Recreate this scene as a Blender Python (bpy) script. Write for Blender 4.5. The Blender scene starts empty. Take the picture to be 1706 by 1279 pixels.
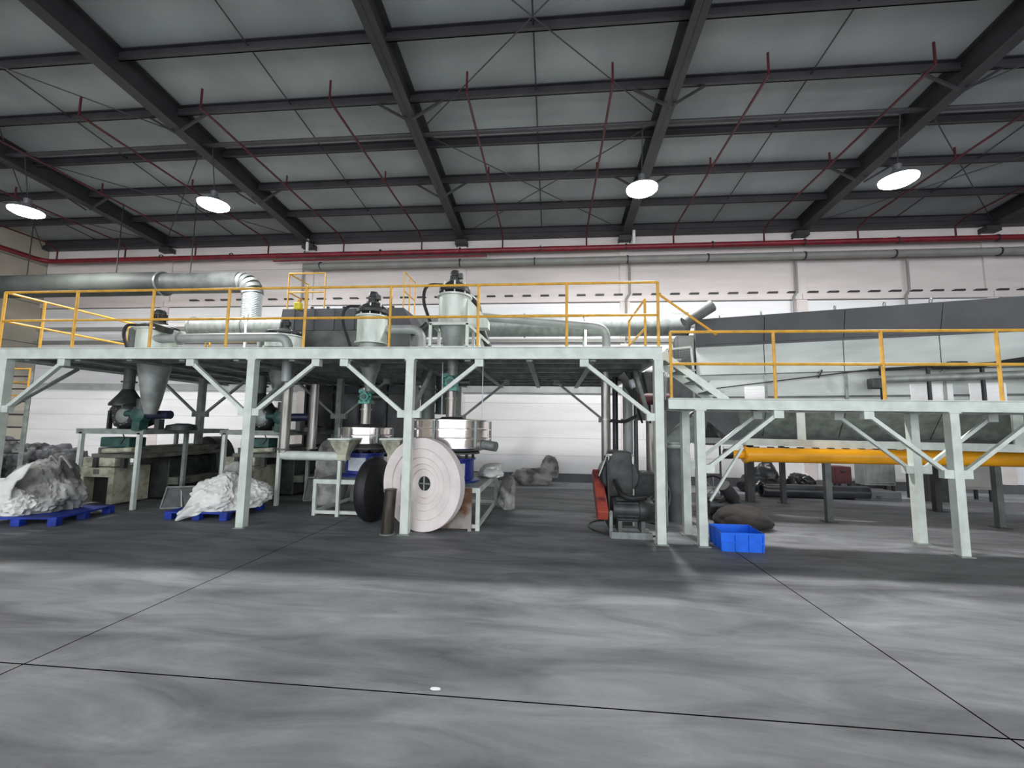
import bpy, bmesh, math, random
from mathutils import Vector, Matrix, noise
C = bpy.context.scene
COL = C.collection
random.seed(4)
# ------------------------------------------------------------------ camera
F, HC, YAW, PITCH, ROLL = 709.7, 1.75, 0.09425, 0.09826, 0.01512
cy, sy, cp, sp = math.cos(YAW), math.sin(YAW), math.cos(PITCH), math.sin(PITCH)
fwd = Vector((-sy*cp, cy*cp, sp)); rt0 = Vector((cy, sy, 0)); up0 = rt0.cross(fwd)
rt = math.cos(ROLL)*rt0 + math.sin(ROLL)*up0
up = -math.sin(ROLL)*rt0 + math.cos(ROLL)*up0
CAM = Vector((0, 0, HC))
cd = bpy.data.cameras.new('camera'); cam = bpy.data.objects.new('camera', cd); COL.objects.link(cam)
cd.sensor_width = 36; cd.lens = F/1706*36; cd.clip_end = 200; cd.clip_start = 0.05
m = Matrix((rt, up, -fwd)).transposed().to_4x4(); m.translation = CAM; cam.matrix_world = m
C.camera = cam
# ------------------------------------------------------------------ world, lights, exposure
w = bpy.data.worlds.new('world'); C.world = w; w.use_nodes = True
w.node_tree.nodes['Background'].inputs[0].default_value = (0.66, 0.685, 0.72, 1)
w.node_tree.nodes['Background'].inputs[1].default_value = 4.6
C.view_settings.view_transform = 'Standard'; C.view_settings.look = 'None'
C.view_settings.gamma = 1; C.view_settings.use_curve_mapping = False
C.view_settings.exposure = -0.05
LAMP_Z, LAMP_Y, LAMP_W = 7.25, 9.3, 430
ROWS = [(-13.55, 9.3, .65), (-8.35, 9.3, .9), (1.98, 9.3, 1.25), (7.3, 9.3, .65)]
BACKROWS = [(x, y) for y in (1.6, -6.0) for x in (-13.5, -6.2, 2.0, 9.5)]
def lamp_light(x, y, z, power):
    l = bpy.data.lights.new('lamp_light', 'AREA'); l.shape = 'DISK'; l.size = 0.42; l.energy = power
    l.color = (1.0, 0.985, 0.97)
    o = bpy.data.objects.new('lamp_light', l); o.location = (x, y, z); COL.objects.link(o); return o
for x, y, k in ROWS: lamp_light(x, y, LAMP_Z-0.29, LAMP_W*k)
for x, y in BACKROWS: lamp_light(x, y, LAMP_Z-0.29, LAMP_W*(0.05 if y > 0 else 0.25))

# ------------------------------------------------------------------ helpers
def V(*a): return Vector(a)
def P(px, py, Y):
    d = rt*((px-853)/F) - up*((py-639.5)/F) + fwd
    return CAM + d*(Y/d.y)
def PX(px, py, X):
    d = rt*((px-853)/F) - up*((py-639.5)/F) + fwd
    return CAM + d*(X/d.x)
def W(pxw, Y): return pxw*Y/F
class MB:
    def __init__(s): s.bm = bmesh.new()
    def _f(s, vs, fs):
        v = [s.bm.verts.new(p) for p in vs]
        for f in fs:
            try: s.bm.faces.new([v[i] for i in f])
            except ValueError: pass
        return s
    def hexa(s, v): return s._f(v, [(0,3,2,1),(4,5,6,7),(0,1,5,4),(1,2,6,5),(2,3,7,6),(3,0,4,7)])
    def box(s, x0, x1, y0, y1, z0, z1):
        return s.hexa([(x0,y0,z0),(x1,y0,z0),(x1,y1,z0),(x0,y1,z0),(x0,y0,z1),(x1,y0,z1),(x1,y1,z1),(x0,y1,z1)])
    def cbox(s, c, sx, sy, sz): return s.box(c[0]-sx/2,c[0]+sx/2,c[1]-sy/2,c[1]+sy/2,c[2]-sz/2,c[2]+sz/2)
    def beam(s, p, q, w, h=None, u=(0,0,1)):
        h = h or w; p = Vector(p); q = Vector(q); d = (q-p).normalized(); u = Vector(u)
        if abs(d.dot(u)) > .98: u = Vector((0,1,0))
        a = d.cross(u).normalized()*w/2; b = a.cross(d).normalized()*h/2
        return s.hexa([p-a-b,p+a-b,p+a+b,p-a+b,q-a-b,q+a-b,q+a+b,q-a+b])
    def tube(s, pts, r, n=12, cap=True, r2=None):
        pts = [Vector(p) for p in pts]; rings = []; u = None
        for i, p in enumerate(pts):
            a = (p-pts[i-1]).normalized() if i else None
            b = (pts[i+1]-p).normalized() if i < len(pts)-1 else None
            d = ((a or b)+(b or a)).normalized()
            if u is None:
                u = Vector((0,0,1)) if abs(d.z) < .9 else Vector((0,1,0))
            e = d.cross(u).normalized(); u = e.cross(d).normalized()
            k = 1.0
            if a and b: k = 1/max(.5, math.sqrt((1+a.dot(b))/2))
            rr = r if r2 is None else r+(r2-r)*i/(len(pts)-1)
            rings.append([s.bm.verts.new(p+(e*math.cos(t)+u*math.sin(t))*rr*(k if k < 1.3 else 1.3)) for t in [2*math.pi*j/n for j in range(n)]])
        for A, B in zip(rings, rings[1:]):
            for j in range(n): s.bm.faces.new((A[j], A[(j+1)%n], B[(j+1)%n], B[j]))
        if cap: s.bm.faces.new(rings[0][::-1]); s.bm.faces.new(rings[-1])
        return s
    def lathe(s, prof, c, ax=(0,0,1), n=28):
        ax = Vector(ax).normalized(); c = Vector(c)
        u = Vector((1,0,0)) if abs(ax.x) < .9 else Vector((0,0,1))
        e = ax.cross(u).normalized(); f = ax.cross(e).normalized(); rings = []
        for r, h in prof:
            if r < 1e-5: rings.append([s.bm.verts.new(c+ax*h)])
            else: rings.append([s.bm.verts.new(c+ax*h+(e*math.cos(2*math.pi*j/n)+f*math.sin(2*math.pi*j/n))*r) for j in range(n)])
        for A, B in zip(rings, rings[1:]):
            for j in range(n):
                k = (j+1) % n
                if len(A) == 1 and len(B) == 1: continue
                if len(A) == 1: s.bm.faces.new((A[0], B[k], B[j]))
                elif len(B) == 1: s.bm.faces.new((A[j], A[k], B[0]))
                else: s.bm.faces.new((A[j], A[k], B[k], B[j]))
        return s
    def cyl(s, p, q, r, n=20, r2=None):
        p = Vector(p); q = Vector(q); L = (q-p).length
        return s.lathe([(0,0),(r,0),(r if r2 is None else r2,L),(0,L)], p, q-p, n)
    def prism(s, poly, vec):
        poly = [Vector(p) for p in poly]; vec = Vector(vec); n = len(poly)
        return s._f(poly+[p+vec for p in poly], [tuple(range(n))[::-1], tuple(range(n, 2*n))]+[(i,(i+1)%n,n+(i+1)%n,n+i) for i in range(n)])
    def ring(s, c, R, r, ax=(0,0,1), n=32, k=8):
        prof = [(R+r*math.cos(t), r*math.sin(t)) for t in [2*math.pi*i/k for i in range(k+1)]]
        return s.lathe(prof, c, ax, n)
    def lump(s, c, size, seed=0, sub=4, amp=.22, fold=2.2, fine=.06, rot=0, taper=0):
        t = bmesh.new(); bmesh.ops.create_icosphere(t, subdivisions=sub, radius=1)
        off = Vector((seed*3.7, seed*1.3, seed*7.1)); cr, sr = math.cos(rot), math.sin(rot); mp = {}
        for v in t.verts:
            p = v.co.copy(); q = Vector((math.copysign(abs(p.x)**.75, p.x), math.copysign(abs(p.y)**.75, p.y), p.z))
            a = noise.noise(p*1.1+off)
            b = 1-abs(noise.noise(Vector((p.x*fold, p.y*fold, p.z*fold*.6))+off*2+Vector((a*2,a,0))))*2
            e = 1-abs(noise.noise(p*fold*2.7+off))*2
            q *= 1+amp*(a*1.4+b*.55-.25)+fine*e
            z = (q.z+.75)/1.75
            if z < 0: z = 0.0
            k = 1-taper*z
            x, y = q.x*size[0]*k, q.y*size[1]*k
            mp[v] = s.bm.verts.new((c[0]+x*cr-y*sr, c[1]+x*sr+y*cr, c[2]+z*size[2]))
        for f in t.faces: s.bm.faces.new([mp[v] for v in f.verts])
        t.free(); return s
    def sheet(s, f, nu, nv, thick=.012):
        g = [[f(i/nu, j/nv) for j in range(nv+1)] for i in range(nu+1)]
        A = [[s.bm.verts.new(p) for p in r] for r in g]; B = [[s.bm.verts.new(Vector(p)+Vector((0,thick,-thick))) for p in r] for r in g]
        for i in range(nu):
            for j in range(nv):
                s.bm.faces.new((A[i][j],A[i+1][j],A[i+1][j+1],A[i][j+1])); s.bm.faces.new((B[i][j],B[i][j+1],B[i+1][j+1],B[i+1][j]))
        for i in range(nu):
            s.bm.faces.new((A[i][0],B[i][0],B[i+1][0],A[i+1][0])); s.bm.faces.new((A[i][nv],A[i+1][nv],B[i+1][nv],B[i][nv]))
        for j in range(nv):
            s.bm.faces.new((A[0][j],A[0][j+1],B[0][j+1],B[0][j])); s.bm.faces.new((A[nu][j],B[nu][j],B[nu][j+1],A[nu][j+1]))
        return s
    def obj(s, name, mt, parent=None, loc=None, smooth=35, bevel=0, kind=None, label=None):
        root = parent
        while root is not None and root.parent is not None: root = root.parent
        o0 = Vector(loc) if loc is not None else (root.location.copy() if root else Vector((0,0,0)))
        if root: o0 = root.location.copy()
        bmesh.ops.recalc_face_normals(s.bm, faces=s.bm.faces)
        bmesh.ops.translate(s.bm, verts=s.bm.verts, vec=-o0)
        me = bpy.data.meshes.new(name); s.bm.to_mesh(me); s.bm.free()
        if smooth: me.shade_smooth(); me.set_sharp_from_angle(angle=math.radians(smooth))
        me.materials.append(mt); o = bpy.data.objects.new(name, me); COL.objects.link(o)
        if parent: o.parent = parent
        else: o.location = o0
        if bevel:
            b = o.modifiers.new('bevel', 'BEVEL'); b.width = bevel; b.segments = 2; b.limit_method = 'ANGLE'
        if kind: o['kind'] = kind
        if label: o['label'] = label
        return o
def bend(pts, rad, n=5):
    pts = [Vector(p) for p in pts]; out = [pts[0]]
    for a, b, c in zip(pts, pts[1:], pts[2:]):
        u = (a-b); v = (c-b); k = min(rad, u.length*.49, v.length*.49); u.normalize(); v.normalize()
        A = b+u*k; B = b+v*k
        for i in range(n+1):
            t = i/n; out.append(A*(1-t)**2+b*2*t*(1-t)+B*t*t)
    out.append(pts[-1]); return out
def tag(o, label, cat, group=None):
    o['label'] = label; o['category'] = cat
    if group: o['group'] = group
    return o
def T(name, label, cat, loc, group=None):
    o = bpy.data.objects.new(name, None); COL.objects.link(o); o.location = loc; o.empty_display_size = .2
    return tag(o, label, cat, group)
def S(name, loc=(0,0,0)):
    o = bpy.data.objects.new(name, None); COL.objects.link(o); o.location = loc; o['kind'] = 'structure'; return o

# ------------------------------------------------------------------ materials
def mat(name, col, rough=.5, metal=0, var=.12, sc=3.0, bump=0.0, bsc=30, col2=None, stretch=(1,1,1), lo=.35, hi=.65, coat=0, emit=None, es=0, det=6):
    M = bpy.data.materials.new(name); M.use_nodes = True; N = M.node_tree; b = N.nodes['Principled BSDF']
    tc = N.nodes.new('ShaderNodeTexCoord'); mp = N.nodes.new('ShaderNodeMapping'); mp.inputs['Scale'].default_value = stretch
    N.links.new(tc.outputs['Object'], mp.inputs[0])
    nz = N.nodes.new('ShaderNodeTexNoise'); nz.inputs['Scale'].default_value = sc; nz.inputs['Detail'].default_value = det
    N.links.new(mp.outputs[0], nz.inputs['Vector'])
    cr = N.nodes.new('ShaderNodeValToRGB'); c2 = col2 or tuple(max(0, c*(1-var*2)) for c in col)
    cr.color_ramp.elements[0].position = lo; cr.color_ramp.elements[1].position = hi
    cr.color_ramp.elements[0].color = (*c2, 1); cr.color_ramp.elements[1].color = (*col, 1)
    N.links.new(nz.outputs[0], cr.inputs[0]); N.links.new(cr.outputs[0], b.inputs['Base Color'])
    b.inputs['Roughness'].default_value = rough; b.inputs['Metallic'].default_value = metal; b.inputs['Coat Weight'].default_value = coat
    if bump:
        n2 = N.nodes.new('ShaderNodeTexNoise'); n2.inputs['Scale'].default_value = bsc; N.links.new(mp.outputs[0], n2.inputs['Vector'])
        bp = N.nodes.new('ShaderNodeBump'); bp.inputs['Strength'].default_value = bump; bp.inputs['Distance'].default_value = .02
        N.links.new(n2.outputs[0], bp.inputs['Height']); N.links.new(bp.outputs[0], b.inputs['Normal'])
    if emit: b.inputs['Emission Color'].default_value = (*emit, 1); b.inputs['Emission Strength'].default_value = es
    return M
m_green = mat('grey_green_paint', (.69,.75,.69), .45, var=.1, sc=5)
m_greend = mat('dark_grey_green_paint', (.30,.34,.31), .55, var=.2, sc=6)  # darker tone of the grey-green, mostly rear, underside and small parts
m_yellow = mat('yellow_paint', (.78,.42,.05), .45, var=.12, sc=8)
m_yelbeam = mat('orange_yellow_paint', (.95,.42,.012), .33, var=.1, sc=4, stretch=(.4,1,1))
m_dark = mat('dark_steel', (.045,.047,.05), .5, .2, var=.2, sc=5)
m_raft = mat('rafter_paint', (.040,.039,.044), .55, var=.15, sc=2)
m_purl = mat('purlin_paint', (.050,.046,.053), .55, var=.15, sc=2)
m_roof = mat('roof_sheet', (.34,.365,.37), .8, var=.10, sc=.8, bump=.15, bsc=9)
m_white = mat('white_painted_wall', (.86,.86,.87), .6, var=.05, sc=1.3, bump=.2, bsc=14, stretch=(.35,1,2.6), lo=.3, hi=.6)
m_beige = mat('beige_painted_wall', (.74,.68,.66), .65, var=.07, sc=1.3, bump=.2, bsc=14, stretch=(.35,1,2.6), lo=.3, hi=.6)
m_cream = mat('cream_side_wall', (.50,.46,.38), .7, var=.1, sc=1.3)
m_base = mat('baseboard_grey', (.12,.125,.135), .7, sc=2)
m_redd = mat('dark_red_pipe_paint', (.085,.008,.014), .5, var=.2, sc=3)
m_red = mat('red_pipe_paint', (.24,.015,.03), .4, var=.2, sc=3)
m_galv = mat('galvanised_steel', (.30,.325,.315), .45, .4, var=.16, sc=4, stretch=(2,1,1))
m_galvd = mat('dull_galvanised_steel', (.15,.165,.16), .6, .25, var=.22, sc=3)
m_brtgalv = mat('bright_spiral_steel', (.68,.74,.76), .32, .6, var=.12, sc=6, stretch=(1,1,4))
m_pipe = mat('grey_pipe_paint', (.40,.43,.42), .42, .1, var=.12, sc=3)
m_pgrey = mat('taupe_pipe', (.30,.30,.28), .5, .1, var=.1, sc=2)
m_stain = mat('polished_stainless', (.88,.82,.80), .18, .95, var=.06, sc=4)
m_tubest = mat('dusty_stainless', (.42,.40,.37), .35, .7, var=.2, sc=4, stretch=(3,3,.5))
m_cyc = mat('pale_cyclone_paint', (.66,.72,.67), .4, .1, var=.14, sc=3, stretch=(3,3,.6))
m_cone = mat('cone_steel', (.38,.41,.39), .5, .35, var=.25, sc=3)
m_teal = mat('teal_valve_paint', (.07,.34,.27), .4, var=.2, sc=9)
m_dteal = mat('dark_teal_paint', (.03,.10,.085), .45, var=.25, sc=7)
m_navy = mat('navy_motor_paint', (.018,.02,.055), .4, var=.2, sc=8)
m_blue = mat('royal_blue_paint', (.02,.04,.28), .35, var=.15, sc=6)
m_tote = mat('blue_plastic', (.010,.16,.88), .4, var=.1, sc=6)
m_pal = mat('pallet_blue_plastic', (.01,.045,.42), .5, var=.25, sc=5)
m_black = mat('black_rubber', (.014,.014,.016), .55, var=.2, sc=6)
m_cast = mat('dark_cast_housing', (.06,.065,.065), .42, .3, var=.3, sc=6)
m_crm = mat('cream_machine_paint', (.52,.52,.40), .55, var=.22, sc=5, lo=.4, hi=.55)
m_olive = mat('dusty_olive_paint', (.16,.17,.135), .65, var=.3, sc=5)
m_bag = mat('woven_white_plastic', (.86,.86,.83), .5, var=.1, sc=2.5, bump=.25, bsc=60)
m_bagd = mat('soiled_woven_plastic', (.46,.46,.43), .55, var=.35, sc=2.2, bump=.25, bsc=60, lo=.4, hi=.55)
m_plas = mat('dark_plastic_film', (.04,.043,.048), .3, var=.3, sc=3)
m_canvas = mat('pale_canvas', (.88,.80,.775), .8, var=.07, sc=3, bump=.1, bsc=50)
m_rust = mat('rusty_steel_plate', (.34,.31,.28), .6, .2, col2=(.16,.075,.04), sc=2.4, lo=.42, hi=.56)
m_brown = mat('brown_tube_steel', (.11,.095,.08), .4, .5, var=.3, sc=6, stretch=(3,3,.5))
m_heap = mat('brown_powder', (.034,.029,.027), .95, var=.2, sc=5, bump=.4, bsc=40)
m_label = mat('white_label', (.72,.76,.84), .6, var=.08, sc=20)
m_house = mat('grey_housing_sheet', (.50,.54,.52), .5, .15, var=.12, sc=1.6, stretch=(.5,1,2))
m_housed = mat('dark_grey_cover_sheet', (.105,.108,.118), .7, .0, var=.12, sc=1.5)
m_redor = mat('red_orange_guard', (.40,.075,.05), .45, col2=(.13,.03,.035), sc=3.2, lo=.42, hi=.6)
m_lens = mat('lamp_lens', (1,1,1), .3, var=0, emit=(1,.985,.96), es=40)
m_lampb = mat('lamp_body', (.25,.26,.28), .4, .6)
m_capd = mat('matt_dark_cap', (.03,.036,.034), .85, var=.2, sc=3)
m_scrap = mat('dark_scrap', (.075,.08,.088), .6, var=.4, sc=8)
m_redbox = mat('maroon_box', (.10,.028,.035), .6, sc=4)

# floor: dusty trowelled concrete; the part nearer the camera is painted paler, as lit floor
def floor_mat(name, strip=0):
    M = bpy.data.materials.new(name); M.use_nodes = True; N = M.node_tree; b = N.nodes['Principled BSDF']; L = N.links.new
    g = N.nodes.new('ShaderNodeNewGeometry')
    def nz(scale, stretch, det=7, dist=0):
        mp = N.nodes.new('ShaderNodeMapping'); mp.inputs['Scale'].default_value = stretch; L(g.outputs['Position'], mp.inputs[0])
        n = N.nodes.new('ShaderNodeTexNoise'); n.inputs['Scale'].default_value = scale; n.inputs['Detail'].default_value = det; n.inputs['Roughness'].default_value = .62
        n.inputs['Distortion'].default_value = dist; L(mp.outputs[0], n.inputs['Vector']); return n.outputs[0]
    def math_(op, a, bb, c=None):
        n = N.nodes.new('ShaderNodeMath'); n.operation = op
        for i, v in enumerate((a, bb, c)):
            if v is None: continue
            if hasattr(v, 'links'): L(v, n.inputs[i])
            else: n.inputs[i].default_value = v
        return n.outputs[0]
    def mr(v, a, bb, c, d):
        n = N.nodes.new('ShaderNodeMapRange'); L(v, n.inputs[0])
        for i, q in enumerate((a, bb, c, d)): n.inputs[i+1].default_value = q
        return n.outputs[0]
    n1 = mr(nz(.55, (.7, 1.3, 1), 8, .6), .32, .68, 0, 1)
    n2 = mr(nz(1.5, (.45, 1.7, 1), 9, .9), .3, .7, 0, 1)
    n3 = nz(26, (1, 1, 1), 4)
    xyz = N.nodes.new('ShaderNodeSeparateXYZ'); L(g.outputs['Position'], xyz.inputs[0])
    # lamp-lit floor outside the mezzanine shadow, painted in: starts at y < ~5.1 m, ragged edge, thinning towards the camera
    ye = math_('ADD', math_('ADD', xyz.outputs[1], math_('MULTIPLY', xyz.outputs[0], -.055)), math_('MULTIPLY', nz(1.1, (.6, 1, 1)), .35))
    lit_band = mr(ye, 5.08, 5.32, 1, 0)  # paler on the lit side of the shadow edge
    near = mr(xyz.outputs[1], 1.7, 4.1, .12, 1)  # painted light falls off towards the camera
    lit_band = math_('MULTIPLY', lit_band, math_('MULTIPLY', near, math_('ADD', math_('MULTIPLY', n1, .65), .45)))  # painted lit band, broken up with blotchy dust
    v = math_('ADD', math_('MULTIPLY', lit_band, FLOOR_LIT), FLOOR_BASE)
    v = math_('MULTIPLY', v, math_('ADD', math_('MULTIPLY', n2, .85), .55))
    v = math_('MULTIPLY', v, math_('ADD', math_('MULTIPLY', n1, .42), .78))
    v = math_('MULTIPLY', v, math_('ADD', math_('MULTIPLY', n3, .16), .92))
    if strip: v = math_('MULTIPLY', v, strip)
    cmb = N.nodes.new('ShaderNodeCombineColor')
    L(math_('MULTIPLY', v, .965), cmb.inputs[0]); L(v, cmb.inputs[1]); L(math_('MULTIPLY', v, 1.06), cmb.inputs[2])
    L(cmb.outputs[0], b.inputs['Base Color']); L(mr(n2, 0, 1, .75, .55), b.inputs['Roughness'])
    bp = N.nodes.new('ShaderNodeBump'); bp.inputs['Strength'].default_value = .12; bp.inputs['Distance'].default_value = .01
    L(n3, bp.inputs['Height']); L(bp.outputs[0], b.inputs['Normal'])
    return M
FLOOR_BASE, FLOOR_LIT = .16, .055  # even floor tone, and what the painted lit band adds
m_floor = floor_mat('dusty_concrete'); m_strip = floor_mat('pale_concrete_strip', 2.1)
m_joint = mat('joint_filler', (.004,.004,.004), 1)
m_joint.node_tree.nodes['Principled BSDF'].inputs['Specular IOR Level'].default_value = 0

# ================================================================== SETTING
YW = 13.95; XL = -19.1; XR = 24.0
floor = S('floor')
MB().box(XL-.3, XR, -12, YW+.3, -.3, -.001).obj('subfloor', m_joint, floor, smooth=0)
xs = [XL, -16.56, -10.16, -3.76, 2.64, 9.04, 15.44, XR]; ys = [-12, -9.9, -3.5, 2.9, 9.3, 12.3]
for i in range(len(xs)-1):
    for j in range(len(ys)-1):
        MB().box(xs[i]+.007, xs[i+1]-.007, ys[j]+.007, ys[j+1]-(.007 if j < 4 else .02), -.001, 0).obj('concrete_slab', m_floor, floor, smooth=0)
    MB().box(xs[i]+.007, xs[i+1]-.007, 12.3+.02, YW, -.001, .003).obj('concrete_slab', m_strip, floor, smooth=0)
# rear wall in courses of siding panels
RX = [-14.05+5.47*k for k in range(-1, 7)]
wall = S('wall_back')
MB().box(XL-.3, XR, YW+.03, YW+.3, 0, 9).obj('wall_core', m_base, wall, smooth=0)
rows = [.26+.56*k for k in range(5)]+[3.06, 3.62, 4.18, 4.74, 5.3, 5.84]
px_ = [XL]+[x for x in RX if x > XL+.5]+[XR]
for i in range(len(px_)-1):
    a, b_ = px_[i], px_[i+1]
    for z0, z1 in list(zip(rows, rows[1:])):
        MB().box(a+.006, b_-.006, YW, YW+.04, z0+.0025, z1-.0025).obj('siding_panel', m_white, wall, smooth=0, bevel=.004)
    MB().box(a+.008, b_-.008, YW, YW+.05, 6.07, 7.2).obj('siding_panel', m_beige, wall, smooth=0)
    MB().box(a+.008, b_-.008, YW, YW+.05, 7.21, 8.6).obj('siding_panel', m_beige, wall, smooth=0)
    MB().box(a+.01, b_-.01, YW-.10, YW+.04, 5.86, 6.05).obj('ledge', m_beige, wall, smooth=0)
    MB().box(a+.01, b_-.01, YW-.07, YW+.04, 2.84, 3.05).obj('ledge', m_pipe, wall, smooth=0)
    for k in range(2): MB().box(a+.01+k*.01, b_-.01, YW-.13+k*.01, YW+.04, 4.5+.5*k, 4.62+.5*k).obj('girt', m_pgrey, wall, smooth=0)
x = -13.0
while x < 22:
    MB().box(x, x+.28, YW-.16, YW-.02, 6.05, 6.10).obj('ledge_clip', m_dark, wall, smooth=0); x += .60
for x in RX[1:]:
    if XL < x < XR:
        MB().box(x-.16, x+.16, YW-.06, YW+.04, .26, 8.1).obj('pilaster', m_beige, wall, smooth=0)
bb = MB().box(XL, XR, YW-.05, YW+.03, 0, .25).obj('baseboard_back', m_base, smooth=0); bb['kind'] = 'structure'
wl = S('wall_left')
MB().box(XL-.3, XL-.05, -12, YW, 0, 9.6).obj('wall_core', m_base, wl, smooth=0)
for j in range(5):
    for z0, z1 in ((.02,1.5),(1.5,3),(3,4.5),(4.5,6),(6,7.5),(7.5,9.4)):
        MB().box(XL-.06, XL, YW-5.2*(j+1)+.01, YW-5.2*j-.01, z0+.01, z1-.01).obj('siding_panel', m_cream, wl, smooth=0)
wr = MB().box(XR-.1, XR+.2, -12, YW, 0, 9.6).obj('wall_right', m_cream, smooth=0); wr['kind'] = 'structure'

# roof
SL = .087
def zr(y): return 8.21+SL*(YW-y)     # underside of purlins
ceil = S('ceiling')
PUR = [13.8-1.36*k for k in range(0, 15)]
for i in range(len(px_)-1):
    a, b_ = px_[i], px_[i+1]
    for j in range(len(PUR)):
        y1 = PUR[j] if j else YW; y0 = PUR[j+1] if j+1 < len(PUR) else -12
        y1 -= .012
        y0 += .0
        MB().hexa([(a+.01,y0,zr(y0)+.22),(b_-.01,y0,zr(y0)+.22),(b_-.01,y1,zr(y1)+.22),(a+.01,y1,zr(y1)+.22),
                   (a+.01,y0,zr(y0)+.27),(b_-.01,y0,zr(y0)+.27),(b_-.01,y1,zr(y1)+.27),(a+.01,y1,zr(y1)+.27)]).obj('roof_panel', m_roof, ceil, smooth=0)
MB().hexa([(XL-.3,-12,zr(-12)+.28),(XR,-12,zr(-12)+.28),(XR,YW+.3,zr(YW)+.28),(XL-.3,YW+.3,zr(YW)+.28),
           (XL-.3,-12,zr(-12)+.4),(XR,-12,zr(-12)+.4),(XR,YW+.3,zr(YW)+.4),(XL-.3,YW+.3,zr(YW)+.4)]).obj('roof_deck', m_dark, ceil, smooth=0)
for y in PUR:
    z = zr(y)
    mb = MB(); mb.box(XL, XR, y-.012, y+.012, z, z+.21); mb.box(XL, XR, y-.075, y+.012, z, z+.02); mb.box(XL, XR, y-.075, y+.012, z+.195, z+.21)
    mb.obj('purlin', m_purl, ceil, smooth=0)
MB().tube([(XL, 9.12, zr(9.12)-.12), (XR, 9.12, zr(9.12)-.12)], .055, 10).obj('strut_tube', m_purl, ceil)
MB().box(XL, XR, YW-.25, YW-.02, 8.08, 8.2).obj('eave_beam', m_raft, ceil, smooth=0)
for x in RX:
    if x < XL: continue
    y0, y1 = -11.5, YW-.05; mb = MB()
    def rz(y, o): return zr(y)+.2-o
    d0, d1 = 1.02, .40
    for (w_, ta, tb, ba, bb_) in ((.012, .0, .0, d0, d1), (.26, d0-.02, d1-.02, d0, d1), (.26, 0, 0, .02, .02)):
        mb.hexa([(x-w_/2,y0,rz(y0,ba)),(x+w_/2,y0,rz(y0,ba)),(x+w_/2,y1,rz(y1,bb_)),(x-w_/2,y1,rz(y1,bb_)),
                 (x-w_/2,y0,rz(y0,ta)),(x+w_/2,y0,rz(y0,ta)),(x+w_/2,y1,rz(y1,tb)),(x-w_/2,y1,rz(y1,tb))])
    r = mb.obj('rafter', m_raft, ceil, smooth=0)
    MB().box(x-.2, x+.2, YW-.3, YW, 7.86, 8.02).obj('rafter_shoe', m_raft, r, smooth=0)
    for y in (PUR[4], PUR[2], PUR[7]):
        for s_ in (-1, 1):
            MB().beam((x+s_*.06, y, zr(y)-.38), (x+s_*.75, y, zr(y)+.04), .045).obj('knee_brace', m_raft, r, smooth=0)
for i in range(len(RX)-1):
    xm = (RX[i]+RX[i+1])/2
    if xm < XL: continue
    MB().tube([(xm, .5, zr(.5)+.12), (xm, 13.7, zr(13.7)+.12)], .016, 6).obj('sag_rod', m_purl, ceil)
    if i in (0, 1, 3, 5, 6):
        for a, b_ in ((RX[i], RX[i+1]), (RX[i+1], RX[i])):
            MB().tube([(max(a, XL), 4.3, zr(4.3)-.04), (max(b_, XL), 9.1, zr(9.1)-.04)], .013, 6).obj('bracing_rod', m_purl, ceil)
            MB().tube([(max(a, XL), 9.1, zr(9.1)-.06), (max(b_, XL), 13.7, zr(13.7)-.06)], .013, 6).obj('bracing_rod', m_purl, ceil)

# ================================================================== PIPES ON THE WALL
spk = T('sprinkler_pipework', 'dark red fire sprinkler main with long branch lines under the roof', 'pipework', (0, 13.6, 7.55))
MB().tube(bend([(XL+.35, -2, 7.55), (XL+.35, 13.6, 7.55), (XR-.3, 13.6, 7.62)], .4), .085, 14).obj('main_pipe', m_red, spk)
MB().tube([(-9.8, 13.66, 7.40), (-2.2, 13.66, 7.42)], .03, 10).obj('drain_line', m_red, spk)
for k in range(12):
    x = -18.28+2.768*k
    ye = 7.5; zb = zr(13.3)-.28
    def zq(y): return 8.12+.02*(13.5-y)/6
    br = MB().tube(bend([(x, 13.6, 7.58), (x, 13.6, zq(13.5)-.12), (x, 13.2, zq(13.2)), (x, ye, zq(ye)), ], .08), .026, 8).obj('branch_pipe', m_redd, spk)
    for y, h in ((ye, .42), (10.35, .3)):
        MB().tube([(x, y, zq(y)-.02), (x, y, zq(y)+h)], .022, 8).obj('upright_sprinkler', m_redd, br)
for x in [RX[k]+d for k in range(1, 7) for d in (0, 2.7)]:
    if x < XR-1: MB().lathe([(.085,-.02),(.105,-.02),(.105,.02),(.085,.02)],(x,13.6,7.6),(1,0,0),14).obj('pipe_clamp', m_dark, spk)
gp = T('wall_pipe', 'long taupe pipe running just below the red sprinkler main', 'pipe', (2, 13.6, 7.15))
MB().tube([(-8.6, 13.6, 7.15), (XR-.3, 13.6, 7.2)], .115, 16).obj('pipe_run', m_pgrey, gp)
for x in (-8, -3.1, -.6, 2.4, 4.9, 7.8, 10.4, 13.3): MB().lathe([(.11,-.02),(.135,-.02),(.135,.02),(.11,.02)],(x,13.6,7.17),(1,0,0),14).obj('pipe_clamp', m_dark, gp)
for k, (x, l) in enumerate(((-8.75, 'thin wall conduit behind the spiral duct elbow'), (-.05+2.55, 'thin wall conduit above the right end of the upper yellow railing'), (7.65, 'thin wall conduit above the left of the grey sloping cover'), (10.9, 'thin wall conduit near the right edge of the wall'))):
    dp = MB().tube([(x, 13.8, 7.35), (x, 13.8, 6.1), (x-.12, 13.78, 5.9), (x-.12, 13.78, 4.6)], .035, 8)
    tag(dp.obj('wall_conduit', m_pgrey, loc=(x, 13.8, 4.6)), l, 'pipe', 'conduits down the rear wall')
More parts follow.
